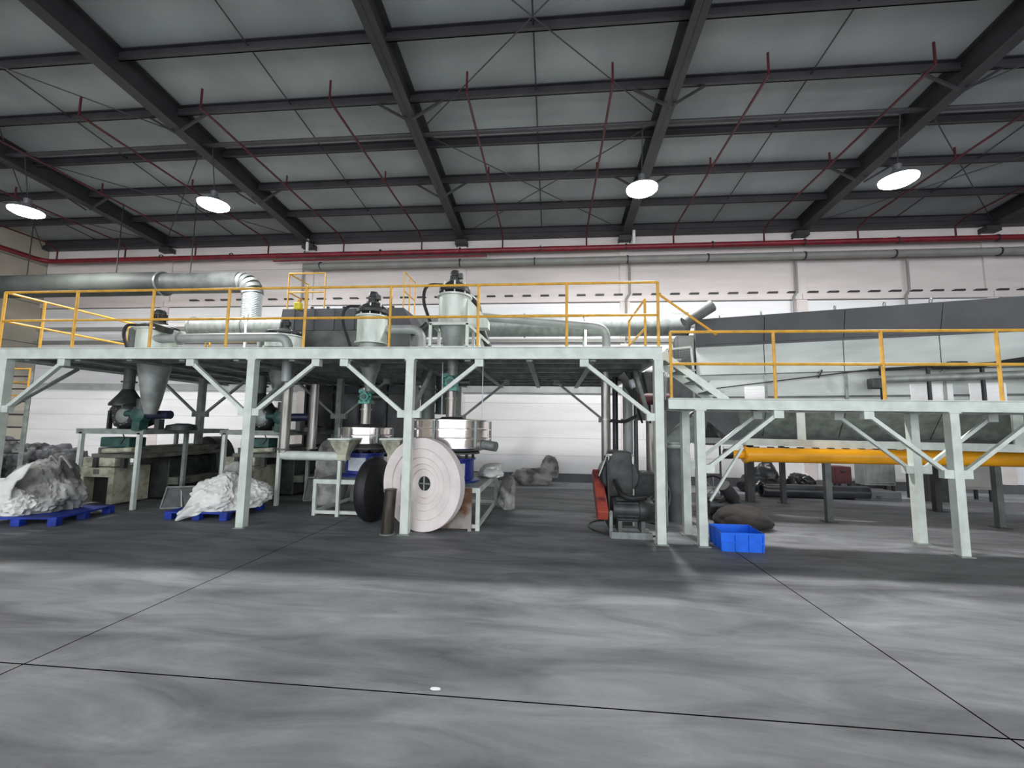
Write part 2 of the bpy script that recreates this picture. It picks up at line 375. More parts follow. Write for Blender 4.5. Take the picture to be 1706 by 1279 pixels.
for x, l in ((-8.55, 'short white vent stub above the red main, left one'), (2.62, 'short white vent stub above the red main, right one')):
    tag(MB().cyl((x, 13.62, 7.68), (x, 13.62, 8.15), .05).obj('vent_stub', m_white, loc=(x, 13.62, 7.68)), l, 'pipe', 'white stubs above the red main')

# ================================================================== LAMPS
names = {0: 'leftmost glowing high bay lamp under the roof', 1: 'second glowing high bay lamp from the left, between two rafters', 2: 'brightest high bay lamp, near the middle of the roof', 3: 'rightmost glowing high bay lamp under the roof'}
def highbay(x, y, label):
    t = T('high_bay_lamp', label, 'lamp', (x, y, LAMP_Z), 'high bay lamps')
    z = LAMP_Z
    MB().lathe([(0,.02),(.12,.02),(.16,-.10),(.33,-.13),(.345,-.16),(0,-.16)], (x,y,z), n=28).obj('reflector', m_lampb, t)
    MB().lathe([(0,-.162),(.335,-.162),(.33,-.20),(.25,-.25),(.12,-.275),(0,-.28)], (x,y,z), n=28).obj('lens', m_lens, t)
    MB().cyl((x,y,z+.02),(x,y,z+.16),.08).obj('driver_box', m_lampb, t)
    MB().tube([(x,y,z+.16),(x,9.12,zr(9.12)-.14)], .012, 6).obj('hanger', m_dark, t)
for k, (x, y, _) in enumerate(ROWS): highbay(x, y, names[k])

# ================================================================== UPPER MEZZANINE
FY, BY = 6.85, 11.7
def column(x, y, h, s_=.13, mt=None, root=None, plate=.19):
    mt = mt or m_green
    c = MB().box(x-s_/2, x+s_/2, y-s_/2, y+s_/2, .012, h).obj('column', mt, root, smooth=0, bevel=.006)
    MB().box(x-plate/2, x+plate/2, y-plate/2, y+plate/2, 0, .012).obj('base_plate', m_greend, c, smooth=0)
    MB().box(x-plate*.45, x+plate*.45, y-plate*.4, y+plate*.4, h-.02, h).obj('cap_plate', mt, c, smooth=0)
    return c
def brace(x, y, zt, zb, sx, run, root, mt=None, s_=.07):
    mt = mt or m_green
    b = MB().beam((x+sx*(run), y, zt-.05), (x+sx*.13, y, zb), s_, s_*.9).obj('brace', mt, root, smooth=0)
    MB().box(x+sx*run-.07, x+sx*run+.07, y-.05, y+.05, zt-.12, zt).obj('gusset', mt, b, smooth=0)
    MB().box(min(x, x+sx*.19), max(x, x+sx*.19), y-.05, y+.05, zb-.09, zb+.03).obj('gusset', mt, b, smooth=0)
mez = T('mezzanine_platform', 'long pale grey-green steel mezzanine on box columns, the higher platform', 'platform', (-4, FY, 0))
XA, XB = -10.25, 1.72; ZT = 3.03
def chan(mb, p, q, h, w=.07):   # channel section beam
    mb.beam(p, q, .012, h); 
def edge(x0, x1, y, z0, z1, root, mt, name='edge_beam'):
    m_ = MB(); m_.box(x0, x1, y-.01, y+.01, z0, z1); m_.box(x0, x1, y-.035, y+.045, z1-.014, z1); m_.box(x0, x1, y-.035, y+.045, z0, z0+.014)
    return m_.obj(name, mt, root, smooth=0)
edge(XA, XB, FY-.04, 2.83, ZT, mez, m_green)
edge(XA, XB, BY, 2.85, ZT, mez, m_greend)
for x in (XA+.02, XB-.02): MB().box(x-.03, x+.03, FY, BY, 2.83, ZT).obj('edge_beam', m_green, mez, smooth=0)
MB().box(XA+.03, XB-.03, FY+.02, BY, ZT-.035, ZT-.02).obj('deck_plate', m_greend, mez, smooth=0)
for y in (7.5, 8.15, 8.8, 9.45, 9.8, 10.4, 11.1):
    m_ = MB(); m_.box(XA+.05, XB-.05, y-.008, y+.008, 2.87, ZT-.035); m_.box(XA+.05, XB-.05, y-.03, y+.03, 2.86, 2.873)
    m_.obj('joist', m_greend, mez, smooth=0)
x = XA+.7
k = 0
while x < XB-.2:
    m_ = MB(); m_.box(x-.008, x+.008, FY, BY, 2.83, 2.87); m_.box(x-.05, x+.05, FY, BY, 2.80, 2.832)
    m_.obj('cross_beam', m_greend, mez, smooth=0); x += 1.02
for x in (-9.95, -5.14, -2.34): column(x, FY, 2.83, .135, root=mez)
column(1.66, FY, 2.83, .135, root=mez)
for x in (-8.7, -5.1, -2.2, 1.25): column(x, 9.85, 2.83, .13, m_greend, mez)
for x, s_ in ((-9.95, 1), (-5.14, -1), (-5.14, 1), (-2.34, -1), (-2.34, 1), (1.66, -1)): brace(x, FY, 2.83, 1.95, s_, 1.15, mez)
for x in (-8.7, -5.1, -2.2, 1.25):
    for s_ in (-1, 1):
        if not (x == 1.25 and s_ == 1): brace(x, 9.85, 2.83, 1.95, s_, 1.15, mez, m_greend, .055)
for x in (-9.95, -5.14, -2.34, 1.5):    # side knee braces running back in depth
    MB().beam((x+.02, FY+.12, 1.98), (x+.02, FY+1.15, 2.8), .055).obj('brace', m_greend, mez, smooth=0)

def guard(name_label, posts, zb, h, mid, start=None, root=None, r=.024, grp=None, y=FY, mt=None):
    """posts: list of xyz tops' ground points; rails run through consecutive posts"""
    mt = mt or m_yellow
    t = T('guardrail', name_label, 'railing', posts[0], grp)
    for p in posts:
        MB().tube([p, (p[0], p[1], p[2]+h)], r, 8).obj('post', mt, t)
    for zz in (h, mid):
        MB().tube([(p[0], p[1], p[2]+zz) for p in ([start] if start else [])+posts], r*.92, 8).obj('rail', mt, t)
    return t
g1 = guard('long yellow guardrail along the front of the higher mezzanine', [(x, FY, ZT) for x in (-10.18, -8.68, -7.15, -5.69, -4.26, -2.74, -1.23, .23, 1.68)], ZT, 1.06, .52)
guard('yellow guardrail running back along the left end of the higher mezzanine', [(-10.18, y, ZT) for y in (7.47, 9.2, 11.5)], ZT, 1.06, .52, (-10.18, 6.88, ZT))
guard('yellow guardrail along the rear left edge of the higher mezzanine', [(x, 11.55, ZT) for x in (-10.1, -8.5, -7.0)], ZT, 1.06, .52)
guard('short yellow guardrail at the right end of the mezzanine behind the stairs', [(1.68, y, ZT) for y in (7.8, 9.4)], ZT, 1.06, .52)

# stairs between the two levels
LZ = 2.22; LX0 = 1.80
st = T('short_stair', 'short pale steel stair stepping down between the two platforms', 'stairs', (1.85, 7.3, 2.22))
for y in (7.0, 7.55):
    MB().beam((1.76, y, 2.95), (2.75, y, 2.20), .012, .11).obj('stringer', m_green, st, smooth=0)
for k in range(4): MB().box(1.83+.22*k, 2.07+.22*k, 7.01, 7.54, 2.84-.17*k, 2.87-.17*k).obj('tread', m_galv, st, smooth=0)
MB().tube([(1.70, 7.0, ZT+.93), (2.62, 7.0, 3.26)], .02, 8).obj('handrail', m_yellow, st)

# ================================================================== LOWER PLATFORM
low = T('lower_walkway', 'narrow pale grey-green walkway platform on the right, lower than the mezzanine', 'platform', (2.27, FY, 0))
LB = 7.58; LX1 = 9.6
edge(LX0, LX1, FY-.04, 2.05, LZ, low, m_green); edge(LX0, LX1, LB, 2.05, LZ, low, m_green)
MB().box(LX0, LX1, FY, LB-.03, LZ-.03, LZ-.015).obj('deck_plate', m_greend, low, smooth=0)
for k in range(11): MB().box(LX0+.02+.76*k, LX0+.08+.76*k, FY, LB-.02, 2.07, LZ-.03).obj('joist', m_greend, low, smooth=0)
for x in (2.27, 5.84, 9.4):
    column(x, FY, 2.05, .125, root=low); column(x-.02, LB-.06, 2.05, .125, root=low)
    for y, s0 in ((FY, .06), (LB-.06, .055)):
        for s_ in (-1, 1):
            if x == 2.27 and s_ == -1: continue
            brace(x, y, 2.05, 1.18, s_, 1.15, low, s_=s0)
guard('long yellow guardrail along the front of the lower walkway', [(x, FY, LZ) for x in (1.86, 3.41, 4.96, 6.55, 8.1, 9.5)], LZ, 1.05, .54)
pr = T('propped_pole', 'slim white pole leaning beside the lower walkway column', 'pole', P(1183, 834, 7.1))
MB().beam(P(1237, 745, 7.15), P(1183, 834, 7.1), .035).obj('pole_shaft', m_green, pr, smooth=0); MB().beam(P(1237, 745, 7.15), P(1205, 745, 7.15), .035).obj('pole_arm', m_green, pr, smooth=0)

# ================================================================== DUCTS
d = T('large_round_duct', 'large grey round duct running along the back of the mezzanine', 'duct', (-3, 10.9, 4.35))
DY = 10.9; zc = 4.36
a = P(322, 545, DY); b_ = P(1142, 542, DY)
MB().tube([(a.x, DY, zc), (b_.x, DY, zc)], .29, 28).obj('duct_run', m_galv, d)
for x in [a.x+.03+1.55*k for k in range(8)]: MB().lathe([(.29,0),(.315,0),(.315,.04),(.29,.04)], (x, DY, zc), (1,0,0), 28).obj('flange_ring', m_galv, d)
MB().lathe([(0,0),(.31,0),(.31,.04),(0,.04)], (b_.x, DY, zc), (1,0,0)).obj('end_flange', m_galvd, d)
for x in (a.x+1.8, a.x+5.0, a.x+8.2, a.x+10.9):
    m_ = MB()
    for s_ in (-.26, .26): m_.beam((x, DY+s_, ZT-.03), (x, DY+s_, zc+.32), .06)
    m_.beam((x, DY-.3, zc-.32), (x, DY+.3, zc-.32), .06); m_.obj('duct_support', m_green, d, smooth=0)
u = T('upper_left_duct', 'big dull duct high on the left wall ending in an elbow', 'duct', (-9, 11.2, 5))
UY = 11.2
e = P(418, 470, UY); ul = P(200, 466, UY)
MB().tube([(XL+.5, UY, e.z-.02), (e.x-2.7, UY, e.z)], .34, 28).obj('duct_run', mat('tarnished_duct', (.075,.085,.08), .65, .1, var=.2, sc=1.5), u)
MB().tube([(e.x-2.8, UY, e.z), (e.x-.28, UY, e.z)], .30, 28).obj('duct_run', m_galvd, u)
MB().lathe([(.34,0),(.36,0),(.36,.05),(.34,.05)], (e.x-2.75, UY, e.z), (1,0,0)).obj('flange_ring', m_galv, u)
arc = [(e.x-.28+.36*math.sin(t), UY, e.z-.36+.36*math.cos(t)) for t in [math.pi/2*i/5 for i in range(6)]]
for i in range(5):
    MB().tube([arc[i], arc[i+1]], .285, 24).obj('elbow_segment', m_galvd if i%2 else m_galv, u, smooth=30)
vt = arc[-1]
mb = MB(); prof = []
z0 = 4.62
n_ = 16
for i in range(n_+1):
    h = (vt[2]-z0)*i/n_; prof += [(.25, h), (.265, h+.015), (.25, h+.03)]
MB().lathe([(0,0)]+prof+[(0,vt[2]-z0+.03)], (vt[0], UY, z0), n=28).obj('spiral_riser', m_brtgalv, u, smooth=60)
for x in (-16, -13, -10.6): MB().beam((x, UY, e.z+.3), (x, UY, 8.3), .02).obj('duct_hanger', m_dark, u)

# small process pipes above the mezzanine
def pipe(name, label, pts, r, mt, rad=.16, flanges=(), grp=None, n=14, cat='pipe'):
    t = T(name, label, cat, pts[-1], grp)
    MB().tube(bend(pts, rad), r, n).obj('pipe_run', mt, t)
    for f in flanges:
        MB().lathe([(r,0),(r*1.45,0),(r*1.45,.03),(r,.03)], f[0], f[1], 18).obj('flange_ring', mt, t)
    return t
y_ = 7.4
p1, p2 = P(258, 564, y_), P(481, 566, y_)
pipe('process_pipe', 'grey pipe from the left cyclone bending down through the deck', [(p1.x, y_, p1.z), (p2.x, y_, p1.z+.02), (p2.x, y_, 2.6), (p2.x+.0, y_, 2.5)], .085, m_pipe, .25, [((p1.x+.5, y_, p1.z), (1,0,0))])
p1, p2 = P(650, 549, 7.8), P(703, 549, 7.8)
pipe('process_pipe', 'short grey pipe bending down beside the middle cyclone', [(p1.x-.1, 7.8, p1.z), (p2.x, 7.8, p1.z), (p2.x, 7.8, 2.9)], .085, m_pipe, .22)
p1, p2 = P(792, 527, 7.7), P(1010, 545, 7.7)
pipe('process_pipe', 'long sloping grey pipe leading right from the tallest cyclone', [(p1.x, 7.7, p1.z), (p2.x, 7.7, p2.z), (p2.x, 7.7, 2.9)], .075, m_pipe, .22)
pipe('exhaust_stub', 'open ended dark pipe stub angled up beside the housing', [P(1140, 538, 9.2), P(1186, 509, 9.2)], .13, m_galvd, .1, n=20)
p1 = P(790, 480, 8.2); p2 = P(818, 580, 8.2)
pipe('flexible_hose', 'dark ribbed hose dropping behind the yellow post right of the tallest cyclone', [P(778, 490, 8.0), P(795, 505, 8.2), P(800, 540, 8.2), P(820, 596, 8.2)], .07, m_cast, .25, n=12, cat='hose')

# ================================================================== CYCLONES
def cyclone(name_label, px, Y, ptop, pbot, rpx, cap_top, cap_r, mot_top, mot_r, cone=None, body=m_cyc, stand=None, skirt=True, hose=True, valve=None):
    """all heights read at depth Y"""
    z = lambda py: P(px, py, Y).z
    x = P(px, (ptop+pbot)/2, Y).x; R = W(rpx, Y)
    t = T('cyclone_collector', name_label, 'cyclone', (x, Y, z(pbot)), 'dust cyclones on the mezzanine')
    m_ = MB(); m_.lathe([(0,z(ptop)),(R,z(ptop)),(R,z(pbot)),(0,z(pbot))], (x,Y,0), n=32); m_.obj('body_shell', body, t)
    for zz in (z(ptop)-.02, z(pbot)):
        MB().lathe([(R,0),(R+.035,0),(R+.035,.03),(R,.03)], (x,Y,zz), n=32).obj('flange_ring', body, t)
    for k in range(8):
        an = k*math.pi/4+.2; MB().cyl((x+R*.9*math.cos(an), Y+R*.9*math.sin(an), z(ptop)), (x+R*.9*math.cos(an), Y+R*.9*math.sin(an), z(cap_top)-.05), .015, 8).obj('lid_strut', body, t)
    CR = W(cap_r, Y); zc_ = z(cap_top); h = z(cap_top)-z(ptop)
    MB().lathe([(0,zc_),(CR*.45,zc_-.01),(CR*.8,zc_-h*.3),(CR,zc_-h*.55),(CR,zc_-h*.75),(CR*.8,zc_-h*.8),(0,zc_-h*.8)], (x,Y,0), n=32).obj('fan_cap', m_cast, t)
    MR = W(mot_r, Y)
    mo = MB().lathe([(0,z(mot_top)),(MR*.7,z(mot_top)),(MR*.95,z(mot_top)-.04),(MR*.95,z(mot_top)-.10),(MR*.8,z(mot_top)-.11),(MR*.85,zc_+.03),(MR*1.3,zc_+.02),(MR*1.3,zc_-.02),(0,zc_-.02)], (x,Y,0), n=24).obj('motor', m_cast, t)
    mf = MB()
    for k in range(14):
        an = 2*math.pi*k/14; c_, s_ = math.cos(an), math.sin(an)
        mf.beam((x+MR*.9*c_, Y+MR*.9*s_, zc_+.04), (x+MR*.9*c_, Y+MR*.9*s_, z(mot_top)-.12), .012, .012)
    mf.obj('cooling_fins', m_cast, mo, smooth=0)
    MB().cbox((x+MR*1.05, Y-.02, (zc_+z(mot_top))/2), .07, .09, .09).obj('terminal_box', m_cast, mo, smooth=0)
    if hose: MB().tube(bend([(x-CR*.7,Y-.1,zc_-h*.3),(x-R-.22,Y-.15,zc_-h*.3),(x-R-.26,Y-.15,z(ptop)-.1),(x-R-.07,Y-.15,z(pbot)-.05)], .2), .028, 8).obj('air_hose', m_black, t)
    if cone:
        pts = [(W(rr, Y), z(py)) for rr, py in cone]
        MB().lathe([(0,pts[0][1])]+pts+[(0,pts[-1][1])], (x,Y,0), n=28).obj('cone', m_cone, t)
    return t, x, z
# left cyclone A
tA, xA, zA = cyclone('left cyclone with a squat pale body and a black motor', 262, 7.6, 551, 590, 31, 540, 32, 517, 10.5, cone=[(29,590),(27,600),(14,672),(9,690)])
MB().beam((xA+.15,7.4,zA(548)), (xA+.48,7.35,zA(556)), .16, .12).obj('outlet_elbow', m_cast, tA)
tB, xB, zB = cyclone('small dark-topped cyclone standing behind the process pipe', 473, 8.9, 561, 582, 30, 549, 31, 531, 7, cone=[(28,582),(25,606),(13,650),(9,668)], hose=False)
tC, xC, zC = cyclone('middle cyclone with a pale cylinder and dark domed cap', 620, 7.75, 529, 574, 25.5, 506, 28, 487, 9, cone=[(22,574),(20,600),(11,628),(7,652)])
tD, xD, zD = cyclone('tallest cyclone on a pale stand with a conical lower part', 757, 7.3, 495, 545, 27, 470, 27, 452, 9.5, cone=[(26,545),(22,554),(18,572),(16,582),(9,606),(7,626)])
sf = MB()
zt_ = zD(545); 
for sx in (-.34, .30):
    for sy_ in (-.28, .28): sf.beam((xD+sx,7.3+sy_,ZT),(xD+sx,7.3+sy_,zt_),.05)
for sy_ in (-.28, .28): sf.beam((xD-.36,7.3+sy_,zt_),(xD+.32,7.3+sy_,zt_),.05); sf.beam((xD-.36,7.3+sy_,ZT+.03),(xD+.32,7.3+sy_,ZT+.03),.05)
for sx in (-.34, .30): sf.beam((xD+sx,7.02,zt_),(xD+sx,7.58,zt_),.05)
sf.beam((xD+.30,7.02,zt_),(xD+.68,7.02,ZT+.1),.04)
sf.obj('stand', m_green, tD, smooth=0)
m_ = MB(); m_.box(xC-.62, xC+.3, 7.3, 7.38, ZT, ZT+.05); m_.obj('mounting_rail', m_green, tC, smooth=0)
for k in range(4): MB().beam((xD-.3,7.3,zD(494)-.1*k),(xD-.3,7.3,zD(494)-.1*k-.02),.02)
MB().prism([(xD+.22,7.2,zD(500)),(xD+.27,7.2,zD(500)),(xD+.62,7.2,zD(535)),(xD+.62,7.2,zD(548)),(xD+.2,7.2,zD(548))], (0,.25,0)).obj('inlet_chute', m_cyc, tD, smooth=0)

# rotary valves with drop pipes over the sieves
def valve(label, px, Y, py, wpx, top, bottom, mt=m_teal, low_r=.085):
    c = P(px, py, Y); r = W(wpx, Y)
    t = T('rotary_valve', label, 'valve', (c.x, Y, P(px,bottom,Y).z), 'rotary valves under the cyclones')
    b = MB(); b.lathe([(0,-.13),(r*.62,-.13),(r*.62,-.1),(r*.95,-.07),(r,0),(r*.95,.07),(r*.62,.1),(r*.62,.13),(0,.13)], (c.x, Y-.0, c.z), (0,1,0), 20)
    b.cbox((c.x,Y,c.z+r*.8), r*1.7, .24, r*.5); b.cbox((c.x,Y,c.z-r*.8), r*1.7, .24, r*.5)
    v = b.obj('valve_body', mt, t)
    MB().lathe([(0,-.16),(r*.35,-.16),(r*.35,-.13),(0,-.13)], c, (0,1,0), 14).obj('hub', m_dteal, v)
    for k in range(6):
        an = k*math.pi/3; MB().cyl(c+V(r*.75*math.cos(an),-.145,r*.75*math.sin(an)), c+V(r*.75*math.cos(an),-.07,r*.75*math.sin(an)), .014, 6).obj('bolt', m_dteal, v)
    MB().lathe([(low_r*1.5,0),(low_r*1.5,.03),(low_r,.03),(low_r,P(px,top,Y).z-c.z-r),(0,P(px,top,Y).z-c.z-r),(0,0)], (c.x,Y,c.z+r*1.02), n=18).obj('upper_spout', m_tubest, t)
    zb = P(px,bottom,Y).z
    MB().lathe([(0,zb),(low_r,zb),(low_r,(zb+c.z)/2),(low_r*1.25,(zb+c.z)/2),(low_r*1.25,(zb+c.z)/2+.03),(low_r*.95,(zb+c.z)/2+.03),(low_r*.95,c.z-r),(0,c.z-r)], (c.x,Y,0), n=18).obj('drop_pipe', m_tubest, t)
    MB().cyl(c+V(r*.9,.02,0), c+V(r*.9+.2,.02,0), .06).obj('drive_motor', m_cast, t)
    return t
valve('teal rotary valve over the smaller stainless sieve', 611, 7.95, 661, 11.5, 645, 706)
valve('teal rotary valve over the larger stainless sieve', 752, 7.6, 637, 14, 618, 694)

# rear filter housing with its own service rails
ff = T('filter_housing', 'dark grey bag filter housing behind the middle cyclone', 'filter', (-4.9, 9.9, ZT))
fx0, fx1 = -6.55, -3.2
MB().hexa([(fx0,9.5,3.95),(fx1,9.5,3.95),(fx1,10.5,3.95),(fx0,10.5,3.95),(fx0+.06,9.5,4.48),(fx1-.28,9.5,4.48),(fx1-.28,10.5,4.48),(fx0+.06,10.5,4.48)]).obj('hood', m_housed, ff, smooth=0, bevel=.01)
MB().box(fx0+.1, fx1-.1, 9.52, 10.4, 3.3, 3.95).obj('casing', m_galvd, ff, smooth=0, bevel=.01)
for x in (fx0+.15, -4.9, fx1-.15):
    for y in (9.55, 10.35): MB().box(x-.04, x+.04, y-.04, y+.04, ZT-.02, 3.3).obj('leg', m_greend, ff, smooth=0)
for k in range(6): MB().box(fx0+.35+.5*k, fx0+.39+.5*k, 9.47, 9.5, 3.95, 4.47).obj('seam_rib', m_housed, ff, smooth=0)
for k in range(7): MB().cbox((fx0+.4+.4*k, 9.52, 4.50), .06, .04, .05).obj('clamp', m_dark, ff, smooth=0)
MB().tube(bend([(fx1-.2,9.6,3.9),(fx1+.15,9.6,3.95),(fx1+.3,9.6,4.1)],.2), .09, 12).obj('outlet_pipe', m_cast, ff)
hb = T('yellow_valve_box', 'small bright yellow actuator box by the left rear service rail', 'actuator', P(497, 515, 9.4))
q = P(497, 510, 9.4); MB().cbox(q, .16, .14, .17).obj('housing', mat('bright_yellow', (.75,.62,.02), .4), hb, smooth=0, bevel=.02); MB().cyl(q+V(0,0,.08), q+V(0,0,.16), .04).obj('cap', m_yellow, hb); MB().beam(q-V(0,0,.08), (q.x, q.y+.12, 4.47), .03).obj('bracket', m_dark, hb)
guard('thin yellow service railing above the left end of the filter housing', [(-5.5, 9.6, 4.47), (-6.44, 9.6, 4.47), (-6.44, 10.42, 4.47)], 0, .92, .45, r=.018)
guard('thin dark yellow service railing behind the top of the tallest cyclone', [(-3.53, 9.6, 4.47), (-3.53, 10.0, 4.47), (-3.53, 10.42, 4.47)], 0, .92, .45, r=.016)

# ================================================================== MILLS (left)
def mill(ox, oy, label, s):
    t = T('pulveriser_mill', label, 'mill', (ox, oy, 0), 'pulverising mills under the mezzanine')
    X = lambda x: ox+x
    Y = lambda y: oy+y
    # angle-steel frame
    for (x, y) in ((0, 0), (-1.28, 0), (0, 2.2), (-1.28, 2.2), (0, 1.1)):
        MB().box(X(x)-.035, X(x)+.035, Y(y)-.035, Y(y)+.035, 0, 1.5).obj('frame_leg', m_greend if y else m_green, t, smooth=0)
    for (a, b_) in (((-1.38,0),(.1,0)), ((-1.38,2.2),(.1,2.2)), ((-1.28,0),(-1.28,2.2)), ((0,0),(0,2.2))):
        MB().beam((X(a[0]),Y(a[1]),1.52),(X(b_[0]),Y(b_[1]),1.52),.07,.1).obj('frame_rail', m_greend, t, smooth=0)
    MB().box(X(-1.25), X(-.03), Y(.05), Y(2.15), 1.50, 1.53).obj('frame_deck', m_olive, t, smooth=0)
    # cream cabinet with dark opening
    m_ = MB(); x0, x1, y0, y1, z0, z1 = X(-1.50), X(-.70), Y(.2), Y(1.0), .04, .78
    m_.box(x0, x0+.12, y0, y1, z0, z1); m_.box(x1-.12, x1, y0, y1, z0, z1); m_.box(x0+.12, x1-.12, y0, y1, z1-.2, z1); m_.box(x0+.12, x1-.12, y1-.03, y1, z0, z1-.2)
    cb = m_.obj('base_cabinet', m_crm, t, smooth=0, bevel=.008)
    MB().box(x0+.12, x1-.12, y0+.22, y0+.24, z0, z1-.2).obj('opening_shade', m_black, cb, smooth=0)  # black sheet painting the shade inside the cabinet opening
    MB().box(x0+.34, x0+.46, y0-.012, y0, z1-.14, z1-.04).obj('name_plate', m_olive, cb, smooth=0)
    MB().box(x0+.1, x1+.02, y0-.03, y0+.3, z1+.02, z1+.2).obj('upper_block', m_crm, cb, smooth=0, bevel=.01)
    # long bed running back
    m_ = MB(); m_.box(X(-1.2), X(-.08), Y(.15), Y(2.6), .98, 1.06); m_.box(X(-1.12), X(-.16), Y(.2), Y(2.5), 1.06, 1.18)
    m_.obj('bed', m_olive, t, smooth=0, bevel=.01)
    m_ = MB(); m_.box(X(-.30), X(-.06), Y(1.05), Y(2.6), .34, .5); m_.obj('lower_bed_rail', m_olive, t, smooth=0, bevel=.01)
    m_ = MB(); m_.box(X(-1.2), X(-.3), Y(1.05), Y(2.6), .05, .93); m_.obj('belt_casing', m_cast, t, smooth=0, bevel=.02)
    MB().box(X(-1.0), X(-.35), Y(.12), Y(.5), 1.2, 1.40).obj('gearbox', m_dteal, t, smooth=0, bevel=.02)
    MB().cyl((X(-.9),Y(.13),1.12),(X(-.2),Y(.1),1.16),.05).obj('guide_shaft', m_crm, t)
    MB().tube(bend([(X(-.35),Y(-.02),1.48),(X(-.27),Y(-.05),1.38),(X(-.38),Y(-.02),1.28)],.08),.012,6).obj('cable', m_black, t)
    for x in (-1.12,-.5): MB().box(X(x), X(x)+.09, Y(.12), Y(.2), .78, .98).obj('strut', m_cast, t, smooth=0)
    # mill head
    hy = Y(.35)
    MB().prism([(X(-1.15),hy,1.98),(X(-1.02),hy,2.12),(X(-.82),hy,2.12),(X(-.55),hy,2.05),(X(-.5),hy,1.68),(X(-.78),hy,1.57),(X(-1.0),hy,1.62)], (0,.5,0)).obj('feed_housing', m_cast, t, smooth=0, bevel=.02)
    hd = MB().lathe([(0,-.12),(.19,-.12),(.24,-.08),(.27,0),(.27,.3),(.2,.34),(0,.34)], (X(-.62),hy-.06,1.84), (0,1,0), 26).obj('mill_head', m_cast, t)
    MB().lathe([(0,-.02),(.12,-.02),(.15,0),(0,0)], (X(-.62),hy-.18,1.84), (0,1,0), 20).obj('bearing_cap', m_galv, hd)
    for k in range(8):
        an = k*math.pi/4; MB().cyl((X(-.62)+.19*math.cos(an),hy-.2,1.84+.19*math.sin(an)),(X(-.62)+.19*math.cos(an),hy-.17,1.84+.19*math.sin(an)),.014,6).obj('bolt', m_galv, hd)
    MB().lathe([(0,0),(.30,0),(.30,.05),(.17,.24),(.10,.36),(0,.36)], (X(-.84),hy+.1,2.05), n=24).obj('intake_hood', m_cast, t)
    MB().tube([(X(-.84),hy+.1,2.38),(X(-.84),hy+.1,3.72)], .10, 16).obj('intake_pipe', m_galvd, t)
    MB().lathe([(.09,0),(.14,0),(.14,.03),(.09,.03)], (X(-.84),hy+.1,2.55), n=18).obj('flange_ring', m_galvd, t)
    for (x, h) in ((-1.1,.38),(-.85,.1),(-.4,.1)): MB().box(X(x)-.025, X(x)+.025, hy-.03, hy+.05, 1.55, 1.57+h).obj('pedestal', m_cast, t, smooth=0)
    # rotary feeder below the cyclone cone, with navy gear motor
    fx, fy, fz = X(.02), Y(-.12)+.1, 1.86
    fd = MB().lathe([(0,-.13),(.09,-.13),(.15,-.1),(.165,0),(.15,.1),(.09,.13),(0,.13)], (fx,fy,fz), (0,1,0), 20).obj('feeder_valve', m_dteal, t)
    MB().lathe([(0,0),(.13,0),(.13,.035),(.1,.04),(.1,.2),(0,.2)], (fx,fy,fz+.12), n=18).obj('feeder_flange', m_cast, fd)
    MB().cbox((fx-.02,fy,fz-.22), .17, .2, .18).obj('feeder_base', m_dteal, fd, smooth=0, bevel=.01)
    MB().cyl((fx+.14,fy,fz),(fx+.62,fy,fz+.01),.085,18).obj('gear_motor', m_navy, t)
    MB().cyl((fx-.35,fy,fz+.02),(fx-.14,fy,fz+.02),.06,14).obj('coupling', m_dteal, t)
    MB().cbox((fx+.4,fy,fz-.18), .1, .12, .2).obj('motor_bracket', m_cast, t, smooth=0)
    MB().lathe([(0,0),(.3,0),(.28,.1),(.1,.14),(0,.14)], (X(.35),Y(.6),1.56), n=20).obj('cover_dome', m_cast, t)
    return t
mill(-8.2, 7.85, 'cream and dark pulveriser mill on a steel frame, leftmost, behind the left bag', 0)
mill(-5.8, 8.72, 'cream and dark pulveriser mill behind the white bag on the middle pallet', 1)
# big dark wheel between the mills
t = T('blower_wheel_casing', 'large round dark blower casing standing between the two mills', 'blower', (-7.1, 10.4, 0))
c = P(352, 765, 10.4); R_ = W(46, 10.4)
MB().lathe([(0,-.2),(R_*.9,-.2),(R_,-.15),(R_,.2),(0,.2)], (c.x,10.4,R_+.02), (.35,1,0), 36).obj('casing', m_cast, t)
MB().ring((c.x-.07,10.2,R_+.02), R_*.93, .03, (.35,1,0)).obj('rim', m_cast, t)
MB().cyl((c.x-.13,10.05,R_+.02),(c.x-.05,10.3,R_+.02),.14).obj('hub', m_greend, t)
MB().box(c.x-.5,c.x+.5,10.3,10.6,0,.25).obj('foot', m_cast, t, smooth=0)

# ================================================================== PALLETS AND BAGS
def pallet(label, corner, ang, w_=1.15, d_=1.05, blocks=4):
    t = T('plastic_pallet', label, 'pallet', corner, 'blue plastic pallets'); t.rotation_euler.z = 0
    ca, sa = math.cos(ang), math.sin(ang)
    def G(u, v, z): return (corner[0]+u*ca-v*sa, corner[1]+u*sa+v*ca, z)
    def bx(m_, u0, u1, v0, v1, z0, z1): m_.hexa([G(u0,v0,z0),G(u1,v0,z0),G(u1,v1,z0),G(u0,v1,z0),G(u0,v0,z1),G(u1,v0,z1),G(u1,v1,z1),G(u0,v1,z1)])
    n = 7
    for k in range(n):
        m_ = MB(); v0 = d_/n*k; bx(m_, 0, w_, v0+.008, v0+d_/n-.008, .115, .145); m_.obj('deck_slat', m_pal, t, smooth=0)
    for j in range(3):
        v0 = (d_-.12)/2*j
        for i in range(3):
            u0 = (w_-.14)/2*i; m_ = MB(); bx(m_, u0, u0+.14, v0, v0+.12, .0, .115); m_.obj('block', m_pal, t, smooth=0, bevel=.012)
    return t
pallet('blue plastic pallet under the big bag at the left edge', (-9.3, 6.22, 0), math.radians(10), 1.25, 1.15)
